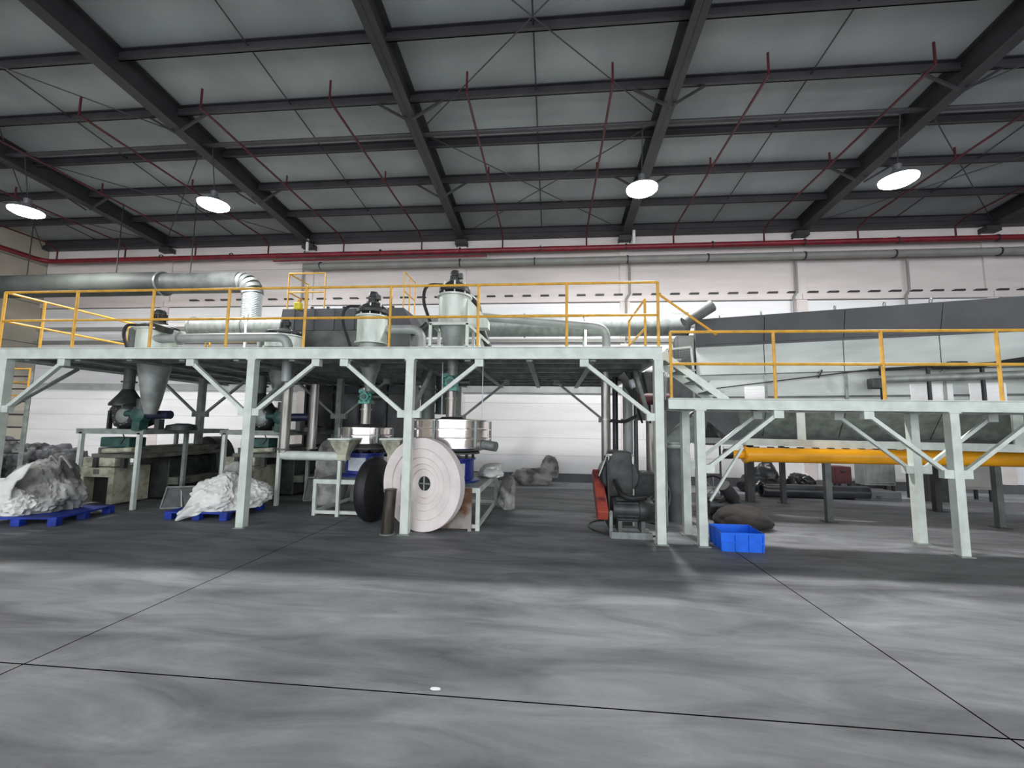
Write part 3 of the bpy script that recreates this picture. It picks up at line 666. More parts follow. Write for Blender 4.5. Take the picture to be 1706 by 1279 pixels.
pallet('blue plastic pallet under the crumpled white bag beside a platform column', (-6.86, 7.16, 0), math.radians(3), 1.15, 1.1)
# left bag
t = T('bulk_bag', 'big sagging grey-white bulk bag on the left pallet', 'bag', (-8.6, 6.75, .145))
m_ = MB(); m_.lump((-8.90, 6.88, .15), (.50, .42, .86), seed=3, sub=5, amp=.2, fold=3.4, fine=.09, taper=.25, rot=.2)
m_.obj('bag_body', m_bagd, t, smooth=60)
m_ = MB(); m_.lump((-9.05, 6.66, .15), (.44, .34, .48), seed=9, sub=5, amp=.26, fold=3.6, fine=.10, taper=.2); m_.obj('folded_flap', m_bag, t, smooth=60)
def fl(u, v):
    p = V(-9.55, 6.5, .60)*(1-u)+V(-8.72, 6.55, 1.0)*u; q = V(-9.6, 6.33, .22)*(1-u)+V(-8.80, 6.33, .45)*u
    r = p*(1-v)+q*v; r.z += .05*math.sin(9*u+5*v)+.03*math.sin(17*v); r.y -= .1*math.sin(math.pi*v)+.03*math.sin(13*u); return r
MB().sheet(fl, 18, 14).obj('loose_flap', m_bag, t, smooth=60)
for k in range(2): MB().tube(bend([(-8.8+.2*k,6.8,.85),(-8.75+.2*k,6.78,1.15),(-8.6+.2*k,6.85,.9)],.1),.02,6).obj('lifting_loop', m_bagd, t)
# middle bag
t = T('crumpled_bag', 'crumpled bright white woven bag draped on the middle pallet', 'bag', (-6.3, 7.6, .145))
m_ = MB(); m_.lump((-6.12, 7.62, .15), (.50, .40, .62), seed=5, sub=5, amp=.30, fold=3.8, fine=.13, taper=.45, rot=.15); m_.obj('bag_body', m_bag, t, smooth=60)
m_ = MB(); m_.lump((-5.86, 7.85, .15), (.46, .30, .48), seed=12, sub=5, amp=.28, fold=3.6, fine=.12, taper=.3, rot=.6); m_.obj('bag_fold', m_bag, t, smooth=60)
def fl2(u, v):
    p = V(-6.25, 7.25, .55)*(1-u)+V(-6.58, 7.08, .08)*u; q = V(-5.95, 7.22, .30)*(1-u)+V(-6.40, 7.05, .05)*u
    r = p*(1-v)+q*v; r.z += .04*math.sin(8*u+6*v); r.y -= .05*math.sin(9*v+4*u); return r
MB().sheet(fl2, 14, 10).obj('hanging_corner', m_bag, t, smooth=60)
# soiled sacks behind
def sack(name, label, c, size, seed, mt, cat='bag', grp=None, **k):
    o = MB().lump(c, size, seed=seed, **k).obj(name, mt, loc=c, smooth=60); return tag(o, label, cat, grp)
sack('soiled_sack', 'dull soiled sack standing behind the crumpled white bag, left of the column', (-6.6, 8.5, 0), (.28,.26,.85), 21, m_bagd, amp=.2)
sack('soiled_sack', 'large dusty grey sack standing behind the small steel table', (-4.85, 9.1, 0), (.33,.3,1.28), 22, m_bagd, amp=.18)
for k, (px, pw, l) in enumerate(((12, 30, 'at the left edge of the photo'), (52, 26, 'second from the left, under the ladder'), (88, 26, 'behind the top of the big bag'), (118, 20, 'nearest the left mill'))):
    c = P(px, 790, 9.9); sack('dark_scrap_bundle', 'dark tangled scrap bundle '+l, (c.x, 9.9, 0), (W(pw*.72, 9.9), .4, 1.12-.08*k), 30+k, m_scrap, 'bundle', 'dark scrap bundles along the left wall', amp=.35, fold=4, fine=.16)

# leaning mesh frames
def frame_panel(label, a, b_, h, lean, bars, Yd=0):
    a = Vector(a); b_ = Vector(b_); t = T('screen_panel', label, 'panel', a, None)
    up_ = V(0, lean, h)
    for p, q in ((a, b_), (a+up_, b_+up_), (a, a+up_), (b_, b_+up_)): MB().beam(p+V(0,0,.015), q+V(0,0,.015), .025).obj('frame_bar', m_greend, t, smooth=0)
    for k in range(bars):
        f_ = (k+1)/(bars+1); p = a.lerp(b_, f_); MB().beam(p+up_+V(-.08,0,0), p+V(.08,0,.03), .018).obj('cross_bar', m_green, t, smooth=0)
    MB().prism([a+V(.01,.015,.03), b_+V(-.01,.015,.03), b_+up_+V(-.01,.015,0), a+up_+V(.01,.015,0)], (0,.008,0)).obj('dark_infill', m_cast, t, smooth=0)
frame_panel('flat steel frame with dark mesh leaning left of the crumpled white bag', (-7.75, 8.0, 0), (-6.95, 8.35, 0), .40, .12, 2)
frame_panel('flat steel frame with dark infill leaning right of the second mill', (-5.55, 9.3, 0), (-4.85, 9.6, 0), .5, .12, 1)

# ladder at far left
t = T('access_ladder', 'steel ladder with a yellow hooped top against the mezzanine at far left', 'ladder', (-11.0, 8.9, 0))
LYd = 9.2
xl, xr = P(2, 700, LYd).x, P(42, 700, LYd).x
for x in (xl, xr): MB().box(x-.03, x+.03, LYd-.03, LYd+.03, 0, 2.9).obj('side_rail', m_greend, t, smooth=0)
for k in range(9): MB().tube([(xl,LYd,.3+.31*k),(xr,LYd,.3+.31*k)], .018, 8).obj('rung', m_dark, t)
for x in (xl+.12, xr-.0): MB().tube([(x+.1,LYd-.1,2.3),(x+.1,LYd-.1,2.95)], .02, 8).obj('yellow_post', m_yellow, t)
for z in (2.3, 2.62, 2.95): MB().tube([(xl+.2,LYd-.1,z),(xr+.12,LYd-.1,z)], .018, 8).obj('yellow_rail', m_yellow, t)
MB().box(xl+.05, xr-.05, LYd+.05, LYd+.07, 1.55, 1.95).obj('kick_panel', m_cream, t, smooth=0)

# ================================================================== VERTICAL DUCTS BELOW THE DECK
def riser(px, Y, pt, pb, rpx, label, mt=m_tubest, fl=(), grp='pipes hanging below the mezzanine'):
    p = P(px, pb, Y); q_ = P(px, pt, Y)
    t = T('riser_pipe', label, 'pipe', (p.x, Y, p.z), grp)
    MB().tube([(p.x,Y,p.z),(p.x,Y,q_.z)], W(rpx, Y), 16).obj('pipe_run', mt, t)
    for f in (0,)+tuple(fl): MB().lathe([(W(rpx,Y),0),(W(rpx,Y)*1.4,0),(W(rpx,Y)*1.4,.03),(W(rpx,Y),.03)], (p.x,Y,P(px,f,Y).z if f else p.z+.01), n=18).obj('flange_ring', mt, t)
    return t
t = T('suction_line', 'dusty steel pipe dropping then turning right towards the small hopper', 'pipe', P(472, 755, 7.9))
a, b_, c = P(479, 590, 7.9), P(472, 758, 7.9), P(577, 758, 7.9)
MB().tube([(b_.x,7.9,2.83),(b_.x,7.9,b_.z+.05)], .095, 16).obj('vertical_run', m_tubest, t)
MB().tube(bend([(b_.x,7.9,b_.z+.1),(b_.x,7.9,b_.z),(c.x,7.9,b_.z+.0)],.08), .088, 16).obj('horizontal_run', m_green, t)
MB().lathe([(.095,0),(.13,0),(.13,.03),(.095,.03)], (b_.x,7.9,b_.z+.1), n=18).obj('flange_ring', m_galvd, t)
MB().beam((c.x-.12,7.9,0),(c.x-.12,7.9,b_.z-.08),.06).obj('prop', m_green, t, smooth=0)
riser(519, 8.6, 640, 748, 7, 'dusty steel pipe just right of the suction line, ending on the horizontal run')
riser(712, 8.9, 600, 700, 12, 'wide dark steel pipe hanging behind the front column beside the large sieve', m_galvd, (650,))
riser(735, 9.4, 600, 690, 10, 'dark steel pipe hanging behind the teal valve', m_galvd)
riser(1009, 8.0, 620, 800, 6.5, 'brownish vertical pipe at the left edge of the blower', m_tubest, (700,), 'pipes behind the blower')
riser(1026, 9.6, 628, 800, 4.5, 'slim dark vertical pipe, second from left behind the blower', m_cast, (), 'pipes behind the blower')
riser(1047, 9.3, 628, 790, 8, 'pale green-grey vertical pipe above the blower housing', m_pipe, (700,), 'pipes behind the blower')
riser(1061, 9.5, 618, 838, 3.5, 'thin vertical pipe right of the pale green-grey one', m_galvd, (), 'pipes behind the blower')
riser(1086, 9.3, 618, 842, 7.5, 'vertical steel pipe just left of the end column of the mezzanine', m_tubest, (), 'pipes behind the blower')
pipe('cross_pipe', 'grey cross pipe joining the vertical pipes above the blower', [P(1012, 700, 9.15), P(1040, 703, 9.15), P(1062, 692, 9.15)], .035, m_cast, .1, n=10)

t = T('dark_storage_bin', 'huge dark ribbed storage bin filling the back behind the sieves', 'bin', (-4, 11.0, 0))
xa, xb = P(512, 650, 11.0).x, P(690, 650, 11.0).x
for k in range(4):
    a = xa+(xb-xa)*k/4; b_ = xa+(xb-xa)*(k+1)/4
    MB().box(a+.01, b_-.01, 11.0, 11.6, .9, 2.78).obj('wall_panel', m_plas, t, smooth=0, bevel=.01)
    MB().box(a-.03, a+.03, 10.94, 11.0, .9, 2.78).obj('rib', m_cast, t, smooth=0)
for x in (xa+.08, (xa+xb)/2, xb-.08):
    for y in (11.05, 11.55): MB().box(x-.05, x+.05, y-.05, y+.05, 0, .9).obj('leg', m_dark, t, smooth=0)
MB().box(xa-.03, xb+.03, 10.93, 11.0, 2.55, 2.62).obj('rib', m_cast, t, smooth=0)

# ================================================================== SIEVES, TABLES AND HOPPERS
def table(label, x0, x1, y0, y1, h, lr=True, mt=m_green, w_=.07):
    t = T('steel_table', label, 'table', (x0, y0, 0), 'welded steel sieve tables')
    for x in (x0, x1):
        for y in (y0, y1): MB().box(x-w_/2, x+w_/2, y-w_/2, y+w_/2, 0, h).obj('leg', mt, t, smooth=0, bevel=.005)
    for y in (y0, y1): MB().box(x0-w_/2, x1+w_/2, y-w_/2, y+w_/2, h, h+.08).obj('top_rail', mt, t, smooth=0)
    for x in (x0, x1): MB().box(x-w_/2, x+w_/2, y0+w_/2, y1-w_/2, h, h+.08).obj('top_rail', mt, t, smooth=0)
    if lr:
        for y in (y0, y1): MB().box(x0, x1, y-.025, y+.025, .04, .10).obj('bottom_rail', mt, t, smooth=0)
        for x in (x0, x1): MB().box(x-.025, x+.025, y0, y1, .04, .10).obj('bottom_rail', mt, t, smooth=0)
    MB().box(x0, x1, y0, y1, h+.06, h+.085).obj('top_plate', m_greend, t, smooth=0)
    return t
def sieve(label, x, y, R, zt, zb, levels, base_r, tz, lab):
    t = T('vibrating_sieve', label, 'sieve', (x, y, tz), 'round stainless sieves')
    prof = [(0, zt), (R*.97, zt), (R, zt-.02)]
    H = zt-zb
    for k in range(levels):
        a = zt-H*k/levels; b_ = zt-H*(k+1)/levels
        MB().lathe([(0,a-.015),(R*.965,a-.015),(R*.965,b_+.015),(0,b_+.015)], (x,y,0), n=40).obj('sieve_ring', m_stain, t)
        MB().lathe([(R*.96,a-.022),(R*1.03,a-.022),(R*1.03,a),(R*.96,a)], (x,y,0), n=40).obj('clamp_band', m_stain, t)
    MB().lathe([(0,zb+.012),(R*1.03,zb+.012),(R*1.03,zb-.012),(R*.8,zb-.07),(base_r*1.05,zb-.1),(0,zb-.1)], (x,y,0), n=40).obj('discharge_pan', m_stain, t)
    MB().lathe([(0,zt+.06),(R*.28,zt+.06),(R*.34,zt+.03),(R*.95,zt),(0,zt)], (x,y,0), n=40).obj('lid', m_stain, t)
    for k in range(6):
        an = k*math.pi/3+.3; MB().cbox((x+R*1.03*math.cos(an), y+R*1.03*math.sin(an), (zt+zb)/2), .04, .04, H*.95).obj('clamp_bolt', m_galv, t, smooth=0)
    zz = zb-.1
    MB().lathe([(0,zz-.03),(base_r*1.25,zz-.03),(base_r*1.25,zz),(0,zz)], (x,y,0), n=36).obj('base_flange', m_galvd, t)
    for k in range(8):
        an = k*math.pi/4+.2; m_ = MB(); cx, cy_ = x+base_r*.95*math.cos(an), y+base_r*.95*math.sin(an)
        pr_ = []
        for j in range(7): pr_ += [(.03, zz-.03-.014*j), (.022, zz-.037-.014*j)]
        m_.lathe([(0,zz-.03)]+pr_+[(0,zz-.13)], (cx,cy_,0), n=10).obj('spring', m_galvd, t)
    bs = MB().lathe([(0,tz),(base_r*1.25,tz),(base_r*1.25,tz+.03),(base_r,tz+.05),(base_r,zz-.15),(base_r*1.08,zz-.14),(base_r*1.08,zz-.11),(0,zz-.11)], (x,y,0), n=32).obj('motor_drum', m_blue, t)
    za, zb2 = tz+.12, zz-.2
    A0 = lab
    m_ = MB(); n=6; r = base_r+.004
    P0 = [(x+r*math.sin(A0+(-.5+k/n)*1.0), y-r*math.cos(A0+(-.5+k/n)*1.0)) for k in range(n+1)]
    for p, q in zip(P0, P0[1:]): m_._f([(p[0],p[1],za),(q[0],q[1],za),(q[0],q[1],zb2),(p[0],p[1],zb2)], [(0,1,2,3)])
    m_.obj('white_label', m_label, bs)
    an = 1.0; MB().cyl((x+R*.9, y-.25, zb+.05), (x+R*1.25, y-.35, zb+.02), .09).obj('outlet_spout', m_galv, t)
    return t
big = P(752, 730, 8.05)
table('pale steel table carrying the larger stainless sieve', P(690, 850, 7.3).x, P(797, 850, 7.3).x, 7.25, 9.6, .62)
zt_b, zb_b = P(752, 699, 7.45).z, P(752, 746, 7.45).z
sieve('larger stainless vibrating sieve with blue base, right of the big white disc', big.x, 8.1, .72, zt_b, zb_b, 3, .43, .706, .35)
ps = MB(); xa, xb = P(722, 850, 7.2).x, P(786, 850, 7.2).x
ps.box(xa-.25, xb, 7.17, 7.20, .04, .70); o = ps.obj('rusty_side_plate', m_rust, loc=(xa, 7.18, .04), smooth=0); tag(o, 'rust-stained steel plate closing the front of the larger sieve table', 'plate')
for x in (xa-.2, xb-.03): MB().box(x-.03, x+.03, 7.172, 7.20, 0, .05).obj('plate_foot', m_rust, o, smooth=0)
xs0, xs1 = P(525, 820, 7.95).x, P(645, 820, 7.95).x
table('pale steel table carrying the smaller stainless sieve', xs0, xs1, 7.95, 9.5, .60, w_=.065)
sm = P(608, 725, 8.75)
sieve('smaller stainless vibrating sieve with blue base, left of the big white disc', P(610, 725, 8.75).x, 8.75, .52, P(610, 712, 8.3).z, P(610, 738, 8.3).z, 2, .38, .686, -.05)
def hopper(label, pxc, Y, wt, pt, pb, wb):
    c = P(pxc, pt, Y); zt, zb = c.z, P(pxc, pb, Y).z; a, b_ = W(wt, Y), W(wb, Y)
    t = T('feed_hopper', label, 'hopper', (c.x, Y, zb), 'small square hoppers by the sieves')
    vs = [(c.x+sx*b_, Y+sy_*b_, zb) for sx, sy_ in ((-1,-1),(1,-1),(1,1),(-1,1))]+[(c.x+sx*a, Y+sy_*a, zt) for sx, sy_ in ((-1,-1),(1,-1),(1,1),(-1,1))]
    m_ = MB(); m_._f(vs, [(0,1,5,4),(1,2,6,5),(2,3,7,6),(3,0,4,7)])
    o = m_.obj('funnel', m_crm, t, smooth=0); s_ = o.modifiers.new('solid', 'SOLIDIFY'); s_.thickness = .012
    for p, q in zip(vs[4:], vs[5:]+vs[4:5]): MB().beam(p, q, .03).obj('rim', m_green, t, smooth=0)
    MB().box(c.x-b_, c.x+b_, Y-b_, Y+b_, zb-.1, zb).obj('spout', m_crm, t, smooth=0)
    return t
h1 = hopper('small beige square hopper standing on the end of the horizontal pipe', 574, 7.9, 19, 731, 757, 8)
h2 = hopper('small beige square hopper peeking out left of the big white disc', 657, 7.75, 18, 731, 757, 8)
zl = h2.location.z-.1
m_ = MB(); m_.box(h2.location.x-.03, h2.location.x+.03, 7.72, 7.78, 0, zl); m_.obj('support_leg', m_greend, h2, smooth=0)
sack('draped_sack', 'pale sack slumped over the right side of the larger sieve table', (P(822, 800, 9.0).x-.02, 9.05, .705), (.22,.42,.22), 41, m_bag, amp=.3, fold=3)
sack('hanging_sack', 'pale crumpled sack hanging down the right corner of the larger sieve table', (P(840, 820, 9.4).x+.07, 9.3, .0), (.17,.26,.60), 42, m_bagd, amp=.28, fold=3)

# ================================================================== DISC, ROLL, TUBE
t = T('white_disc_roll', 'big pale disc of wound canvas with concentric steps leaning by the column', 'roll', (-2.17, 7.1, 0))
R_ = .765; ax = V(.33, 1, .012).normalized(); cc = V(P(700, 811, 6.99).x, 6.985, .768)
prof = [(.11,.16),(.11,.075)]
for r, h in ((.24,.045),(.32,.035),(.44,.022),(.60,.011)): prof += [(r-.012, h), (r, h-.012)]
rs = [(.12,.24),(.24,.33),(.33,.44),(.44,.585),(.585,.765)]
hs = [.115,.085,.058,.03,0]
for (r0, r1), h in zip(rs, hs):
    MB().lathe([(r0,.15),(r0,h+.006),(r0+.006,h),(r1-.006,h),(r1-.001,h+.006),(r1-.001,.13),(r0,.13)], cc, ax, 56).obj('wound_layer', m_canvas, t)
MB().lathe([(0,.122),(.12,.122),(.12,.13),(0,.13)], cc, ax, 24).obj('core_plug', m_dark, t)
e_ = ax.cross(V(0,0,1)).normalized(); f_ = ax.cross(e_)
for dv in (e_, f_): MB().beam(cc+ax*.112-dv*.115, cc+ax*.112+dv*.115, .022).obj('core_spoke', m_galv, t, smooth=0)
MB().lathe([(0,.131),(.762,.131),(.762,.15),(0,.15)], cc, ax, 56).obj('backing_disc', m_canvas, t)
c = P(620, 823, 7.65)
t = T('dark_disc_roll', 'dark rubber roll standing on edge behind the left of the white disc', 'roll', (c.x, 7.6, 0))
ax2 = V(1, -.06, .0).normalized()
MB().lathe([(.1,-.12),(.40,-.13),(.54,-.09),(.575,-.03),(.575,.04),(.54,.10),(.40,.13),(.1,.12),(.1,-.12)], (c.x+.03,7.62,.578), ax2, 44).obj('rubber_roll', m_black, t)
MB().lathe([(0,-.1),(.1,-.1),(.1,.1),(0,.1)], (c.x+.03,7.62,.578), ax2, 20).obj('core', m_cast, t)
c = P(647, 845, 6.75); ct = P(650, 811, 6.75)
t = T('standing_tube', 'short brown steel tube standing in front of the white disc', 'tube', (c.x, 6.5, 0))
MB().tube([(c.x-.03, 6.82, .0), (c.x+.0, 6.82, .70)], .095, 22).obj('tube_shell', m_brown, t)
MB().ring((c.x, 6.82, .695), .092, .012, n=22).obj('rolled_rim', m_brown, t); MB().lathe([(0,0),(.13,0),(.13,.015),(0,.015)], (c.x-.03,6.82,0), n=22).obj('foot_plate', m_galv, t)

# ================================================================== BLOWER GROUP
rg = MB().ring((1.32, 7.85, .012), .66, .012, n=48); tag(rg.obj('floor_ring', m_cast, loc=(1.32,7.85,0)), 'thin metal hoop lying flat on the floor around the blower base', 'hoop')
t = T('blower', 'dark grey centrifugal blower with horizontal motor and red belt guard', 'blower', (1.3, 7.6, 0))
by = 7.55
bx0, bx1 = P(1012, 800, by).x, P(1055, 800, by).x
MB().prism([(bx0,by,P(0+1010,770,by).z),(bx0+.12,by,1.35),(bx1-.02,by,1.33),(bx1+.0,by,1.0),(bx1+.0,by,.62),(bx0,by,.55)], (0,.55,0)).obj('fan_housing', m_cast, t, smooth=0, bevel=.02)
MB().lathe([(0,-.04),(.30,-.04),(.34,0),(.34,.4),(0,.4)], ((bx0+bx1)/2,by+.05,.92), (0,1,0), 30).obj('volute', m_cast, t)
my = 7.25; mz = P(1045, 850, my).z
mx0, mx1 = P(1018, 850, my).x, P(1079, 850, my).x
mo = MB().lathe([(0,0),(.10,0),(.17,.02),(.175,.06),(.175,.42),(.19,.43),(.19,.62),(.17,.65),(0,.65)], (mx0,my,mz+.01), (1,0,0), 26).obj('motor', m_cast, t)
for k in range(16):
    an = k*math.pi/8; MB().beam((mx0+.08,my+.18*math.cos(an),mz+.01+.18*math.sin(an)),(mx0+.41,my+.18*math.cos(an),mz+.01+.18*math.sin(an)),.012,.02).obj('cooling_fin', m_cast, mo, smooth=0)
MB().cbox((mx0+.25,my,mz+.22),.2,.14,.09).obj('terminal_box', m_cast, mo, smooth=0, bevel=.01)
for x in (mx0+.12, mx0+.48): MB().box(x-.03,x+.03,my-.16,my+.16,.10,mz-.14).obj('motor_foot', m_galvd, t, smooth=0)
for y in (my-.14, my+.14, by+.4): MB().box(mx0-.02,mx0+.62,y-.03,y+.03,0,.10).obj('base_rail', m_galv, t, smooth=0)
for y in (by+.02, by+.4): MB().box(bx0,bx1,y,y+.06,.10,.6).obj('pedestal', m_cast, t, smooth=0)
# belt guard seen edge-on, slanted
gx = bx0-.02
MB().prism([(gx-.03,by-.45,.28),(gx-.03,by-.55,.42),(gx-.03,by+.35,1.0),(gx-.03,by+.5,.92),(gx-.03,by+.45,.78),(gx-.03,by-.3,.26)], (-.17,0,0)).obj('belt_guard', m_redor, t, smooth=0, bevel=.015)
MB().prism([(gx+.0,by-.35,.12),(gx+.0,by+.2,.12),(gx+.0,by+.3,1.25),(gx+.0,by-.05,1.25)], (.03,0,0)).obj('guard_backplate', m_black, t, smooth=0)
MB().beam((gx+.02,by-.4,.0),(gx+.02,by-.4,.42),.05).obj('guard_leg', m_galv, t, smooth=0)
MB().tube(bend([P(1025,800,7.35),P(1035,825,7.1),P(1050,831,7.05),P(1076,828,7.1)],.1), .045, 10).obj('air_hose', m_black, t)
zt_ = P(1003, 757, 7.6).z
for x in (bx0+.02, bx1): MB().beam((x,7.58,.10 if x < bx1 else .10),(x,7.58,zt_),.03).obj('white_post', m_green, t, smooth=0)
MB().beam((bx0,7.58,zt_),(bx1+.02,7.58,zt_),.03).obj('white_rail', m_green, t, smooth=0)
MB().beam((bx0,7.58,zt_),(bx0-.18,7.2,zt_-.32),.014).obj('brace_wire', m_green, t, smooth=0)
# drum wheel
c = P(1078, 808, 8.5); R_ = W(36, 8.5)
t = T('round_drum', 'dark round drum lid with a raised rim, right behind the blower', 'drum', (c.x, 8.5, 0))
MB().lathe([(0,-.02),(R_*.9,-.02),(R_*.9,-.05),(R_,-.05),(R_,.35),(0,.35)], (c.x,8.5,R_+.05), (0,1,0), 36).obj('drum_body', m_cast, t)
MB().ring((c.x,8.45,R_+.05), R_*.95, .02, (0,1,0), 36).obj('rim', m_galvd, t); MB().box(c.x-.06,c.x+.12,8.44,8.48,R_-.1,R_+.03).obj('label_plate', m_pgrey, t, smooth=0)
MB().box(c.x-.3,c.x+.3,8.6,8.8,0,.12).obj('cradle', m_cast, t, smooth=0)
for k in range(3): tag(MB().tube(bend([P(1062,826+7*k,8.1), P(1080,829+7*k,8.0), P(1096,815+7*k,8.1)], .1), .022, 8).obj('black_hose', m_black, loc=P(1080, 829+7*k, 8.0)), ['black hose loop under the round drum, uppermost', 'black hose loop under the round drum, middle one', 'black hose loop under the round drum, lowest'][k], 'hose', 'hoses under the round drum')
c = P(1124, 800, 8.6)
t = T('upright_cylinder', 'tall dark steel cylinder with a flanged top behind the mezzanine end column', 'tank', (c.x, 8.6, 0))
MB().cyl((c.x,8.6,0),(c.x,8.6,P(1124,746,8.6).z),W(12.5,8.6),26).obj('shell', m_galvd, t)
MB().lathe([(0,0),(.20,0),(.20,.04),(.12,.05),(.12,.1),(0,.1)], (c.x,8.6,P(1124,746,8.6).z), n=26).obj('top_flange', m_galv, t)
MB().lathe([(.15,0),(.17,0),(.17,.03),(.15,.03)], (c.x,8.6,.5), n=26).obj('hoop', m_galvd, t)

for px, y0_, y1_, l in ((738, 592, 690, 'thin pale cord hanging beside the teal valve of the larger sieve'), (805, 600, 700, 'thin pale cord hanging right of the larger sieve')):
    a = P(px, y0_, 7.35); b_ = P(px-2, y1_, 7.35); a.z = 2.86
    tag(MB().tube([a, (b_.x, 7.35, b_.z)], .008, 6).obj('loose_rope', m_label, loc=a), l, 'cord', 'cords hanging under the mezzanine')
# ================================================================== TOTE
t = T('plastic_tote', 'bright blue open plastic tote on the floor beside the lower walkway column', 'crate', (2.72, 6.9, 0))
A, B, D = V(2.46, 6.60, 0), V(3.02, 6.60, 0), V(2.49, 7.14, 0)
u_ = (B-A); v_ = (D-A); hz = .27; sl = .03
def tp(a, b_, z): 
    k = sl*(z/hz); a2 = a+(a-.5)*2*k*.5; b2 = b_+(b_-.5)*2*k*.5; return A+u_*a2+v_*b2+V(0,0,z)
def wallp(a0, b0, a1, b1, z0, z1, ins, nm):
    m_ = MB(); c_ = (.5, .5)
    q = lambda a, b_, z: tp(a+(c_[0]-a)*ins*2, b_+(c_[1]-b_)*ins*2, z)
    m_.hexa([tp(a0,b0,z0), tp(a1,b1,z0), q(a1,b1,z0), q(a0,b0,z0), tp(a0,b0,z1), tp(a1,b1,z1), q(a1,b1,z1), q(a0,b0,z1)]); return m_.obj(nm, m_tote, t, smooth=0)
for a0,b0,a1,b1 in ((0,0,1,0),(1,0,1,1),(1,1,0,1),(0,1,0,0)):
    wallp(a0,b0,a1,b1,0,hz,.012,'side_wall')
    wl_ = wallp(a0*1.04-.02,b0*1.04-.02,a1*1.04-.02,b1*1.04-.02,hz-.03,hz,.03,'rim')
m_ = MB(); m_.hexa([tp(.01,.01,0),tp(.99,.01,0),tp(.99,.99,0),tp(.01,.99,0),tp(.01,.01,.012),tp(.99,.01,.012),tp(.99,.99,.012),tp(.01,.99,.012)]); m_.obj('bottom', m_tote, t, smooth=0)
for k in range(4):
    f_ = k/3; p = tp(f_, -.008, .005); q = tp(f_, -.008, hz-.03); MB().beam(p, q, .022, .022).obj('rib', m_tote, t, smooth=0)
for k in range(4):
    f_ = k/3; MB().beam(tp(-.008, f_, .005), tp(-.008, f_, hz-.03), .022, .022).obj('rib', m_tote, t, smooth=0)
MB().beam(tp(0,-.012,.13), tp(1,-.012,.13), .018).obj('rib', m_tote, t, smooth=0)
sack('powder_heap', 'low dark brown heap of powder behind the blue tote', (3.45, 8.3, 0), (.52,.5,.37), 51, m_heap, 'heap', amp=.12, fold=1.4, fine=.02, taper=.35)
# wheeled cart behind
c = P(1188, 795, 8.8)
t = T('hand_cart', 'black hand cart with a spoked wheel behind the lower walkway column', 'cart', (c.x, 8.8, 0))
R_ = .26
wh = MB().ring((c.x,8.8,R_+.33), R_, .035, (.35,1,0), 28).obj('wheel', m_black, t)
for k in range(8):
    an = k*math.pi/4; MB().tube([(c.x,8.8,R_+.33),(c.x+R_*math.cos(an)*.93,8.8-R_*.33*math.cos(an),R_+.33+R_*math.sin(an))], .009, 6).obj('spoke', m_galv, wh)
for pts in ([(-.1,0,0),(-.1,0,1.45),(.2,0,1.45)], [(.2,0,1.45),(.2,0,0)], [(-.1,0,.85),(.22,0,.85)], [(-.1,.1,.3),(.5,.1,.3)]):
    MB().tube([(c.x+p[0],8.95+p[1],p[2]) for p in pts], .02, 8).obj('cart_frame', m_dark, t)
MB().tube([P(1205,808,8.6), P(1222,830,8.75)], .12, 14).obj('boom', m_dark, t)
c = P(1205, 843, 8.9)
t = T('vacuum_pump', 'dark pump unit on the floor between the walkway column and the powder heap', 'pump', (c.x, 8.9, 0))
MB().cyl((c.x-.3,8.9,.25),(c.x+.3,8.9,.25),.18,22).obj('pump_body', m_cast, t); MB().cyl((c.x+.3,8.9,.25),(c.x+.38,8.9,.25),.12,20).obj('end_cover', m_cast, t)
for x in (-.2,.2): MB().box(c.x+x-.04,c.x+x+.04,8.75,9.05,0,.12).obj('foot', m_dark, t, smooth=0)

# ================================================================== GREY HOUSING (right)
H0 = V(3.22, 9.85, 0); H1 = V(10.4, 7.75, 0)     # foot of its front face, turned a little towards us
hd = (H1-H0).normalized(); hn = V(hd.y, -hd.x, 0)   # hn points to the camera
if hn.y > 0: hn = -hn
HL = (H1-H0).length
def hp(s_, d_, z): return H0+hd*s_-hn*d_+V(0,0,z)      # s along, d back from face
t = T('dryer_housing', 'very long pale grey sheet housing with a dark sloping cover, right of the stairs', 'machine', H0)
def hbox(s0, s1, d0, d1, z0, z1, nm, mt, bev=0, root=None):
    m_ = MB(); m_.hexa([hp(s0,d0,z0),hp(s1,d0,z0),hp(s1,d1,z0),hp(s0,d1,z0),hp(s0,d0,z1),hp(s1,d0,z1),hp(s1,d1,z1),hp(s0,d1,z1)]); return m_.obj(nm, mt, root or t, smooth=0, bevel=bev)
SP = [0, 1.35, 2.75, 4.25, 5.9, HL]
for a, b_ in zip(SP, SP[1:]):
    hbox(a+.006, b_-.006, 0, 1.6, 2.22, 3.62, 'wall_panel', m_house, .006)
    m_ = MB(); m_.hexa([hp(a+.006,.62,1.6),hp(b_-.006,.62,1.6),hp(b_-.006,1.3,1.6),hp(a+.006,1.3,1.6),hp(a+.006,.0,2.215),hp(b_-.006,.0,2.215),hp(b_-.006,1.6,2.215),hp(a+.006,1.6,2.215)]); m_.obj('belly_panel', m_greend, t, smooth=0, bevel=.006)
    m_ = MB(); q = [hp(a+.006,-.05,3.62),hp(b_-.006,-.05,3.62),hp(b_-.006,-.22,4.17),hp(a+.006,-.22,4.17)]; 
    m_.hexa([q[0],q[1],hp(b_-.006,1.6,3.62),hp(a+.006,1.6,3.62),q[3],q[2],hp(b_-.006,1.3,4.12),hp(a+.006,1.3,4.12)]); m_.obj('cover_panel', m_housed, t, smooth=0)
hbox(0, HL, -.03, .06, 3.58, 3.64, 'eave_trim', m_housed)
hbox(.1, HL, -.025, 0, 2.93, 2.95, 'seam_strip', m_galvd)
hbox(.1, HL, -.02, 0, 2.42, 2.46, 'seam_strip', m_galvd)
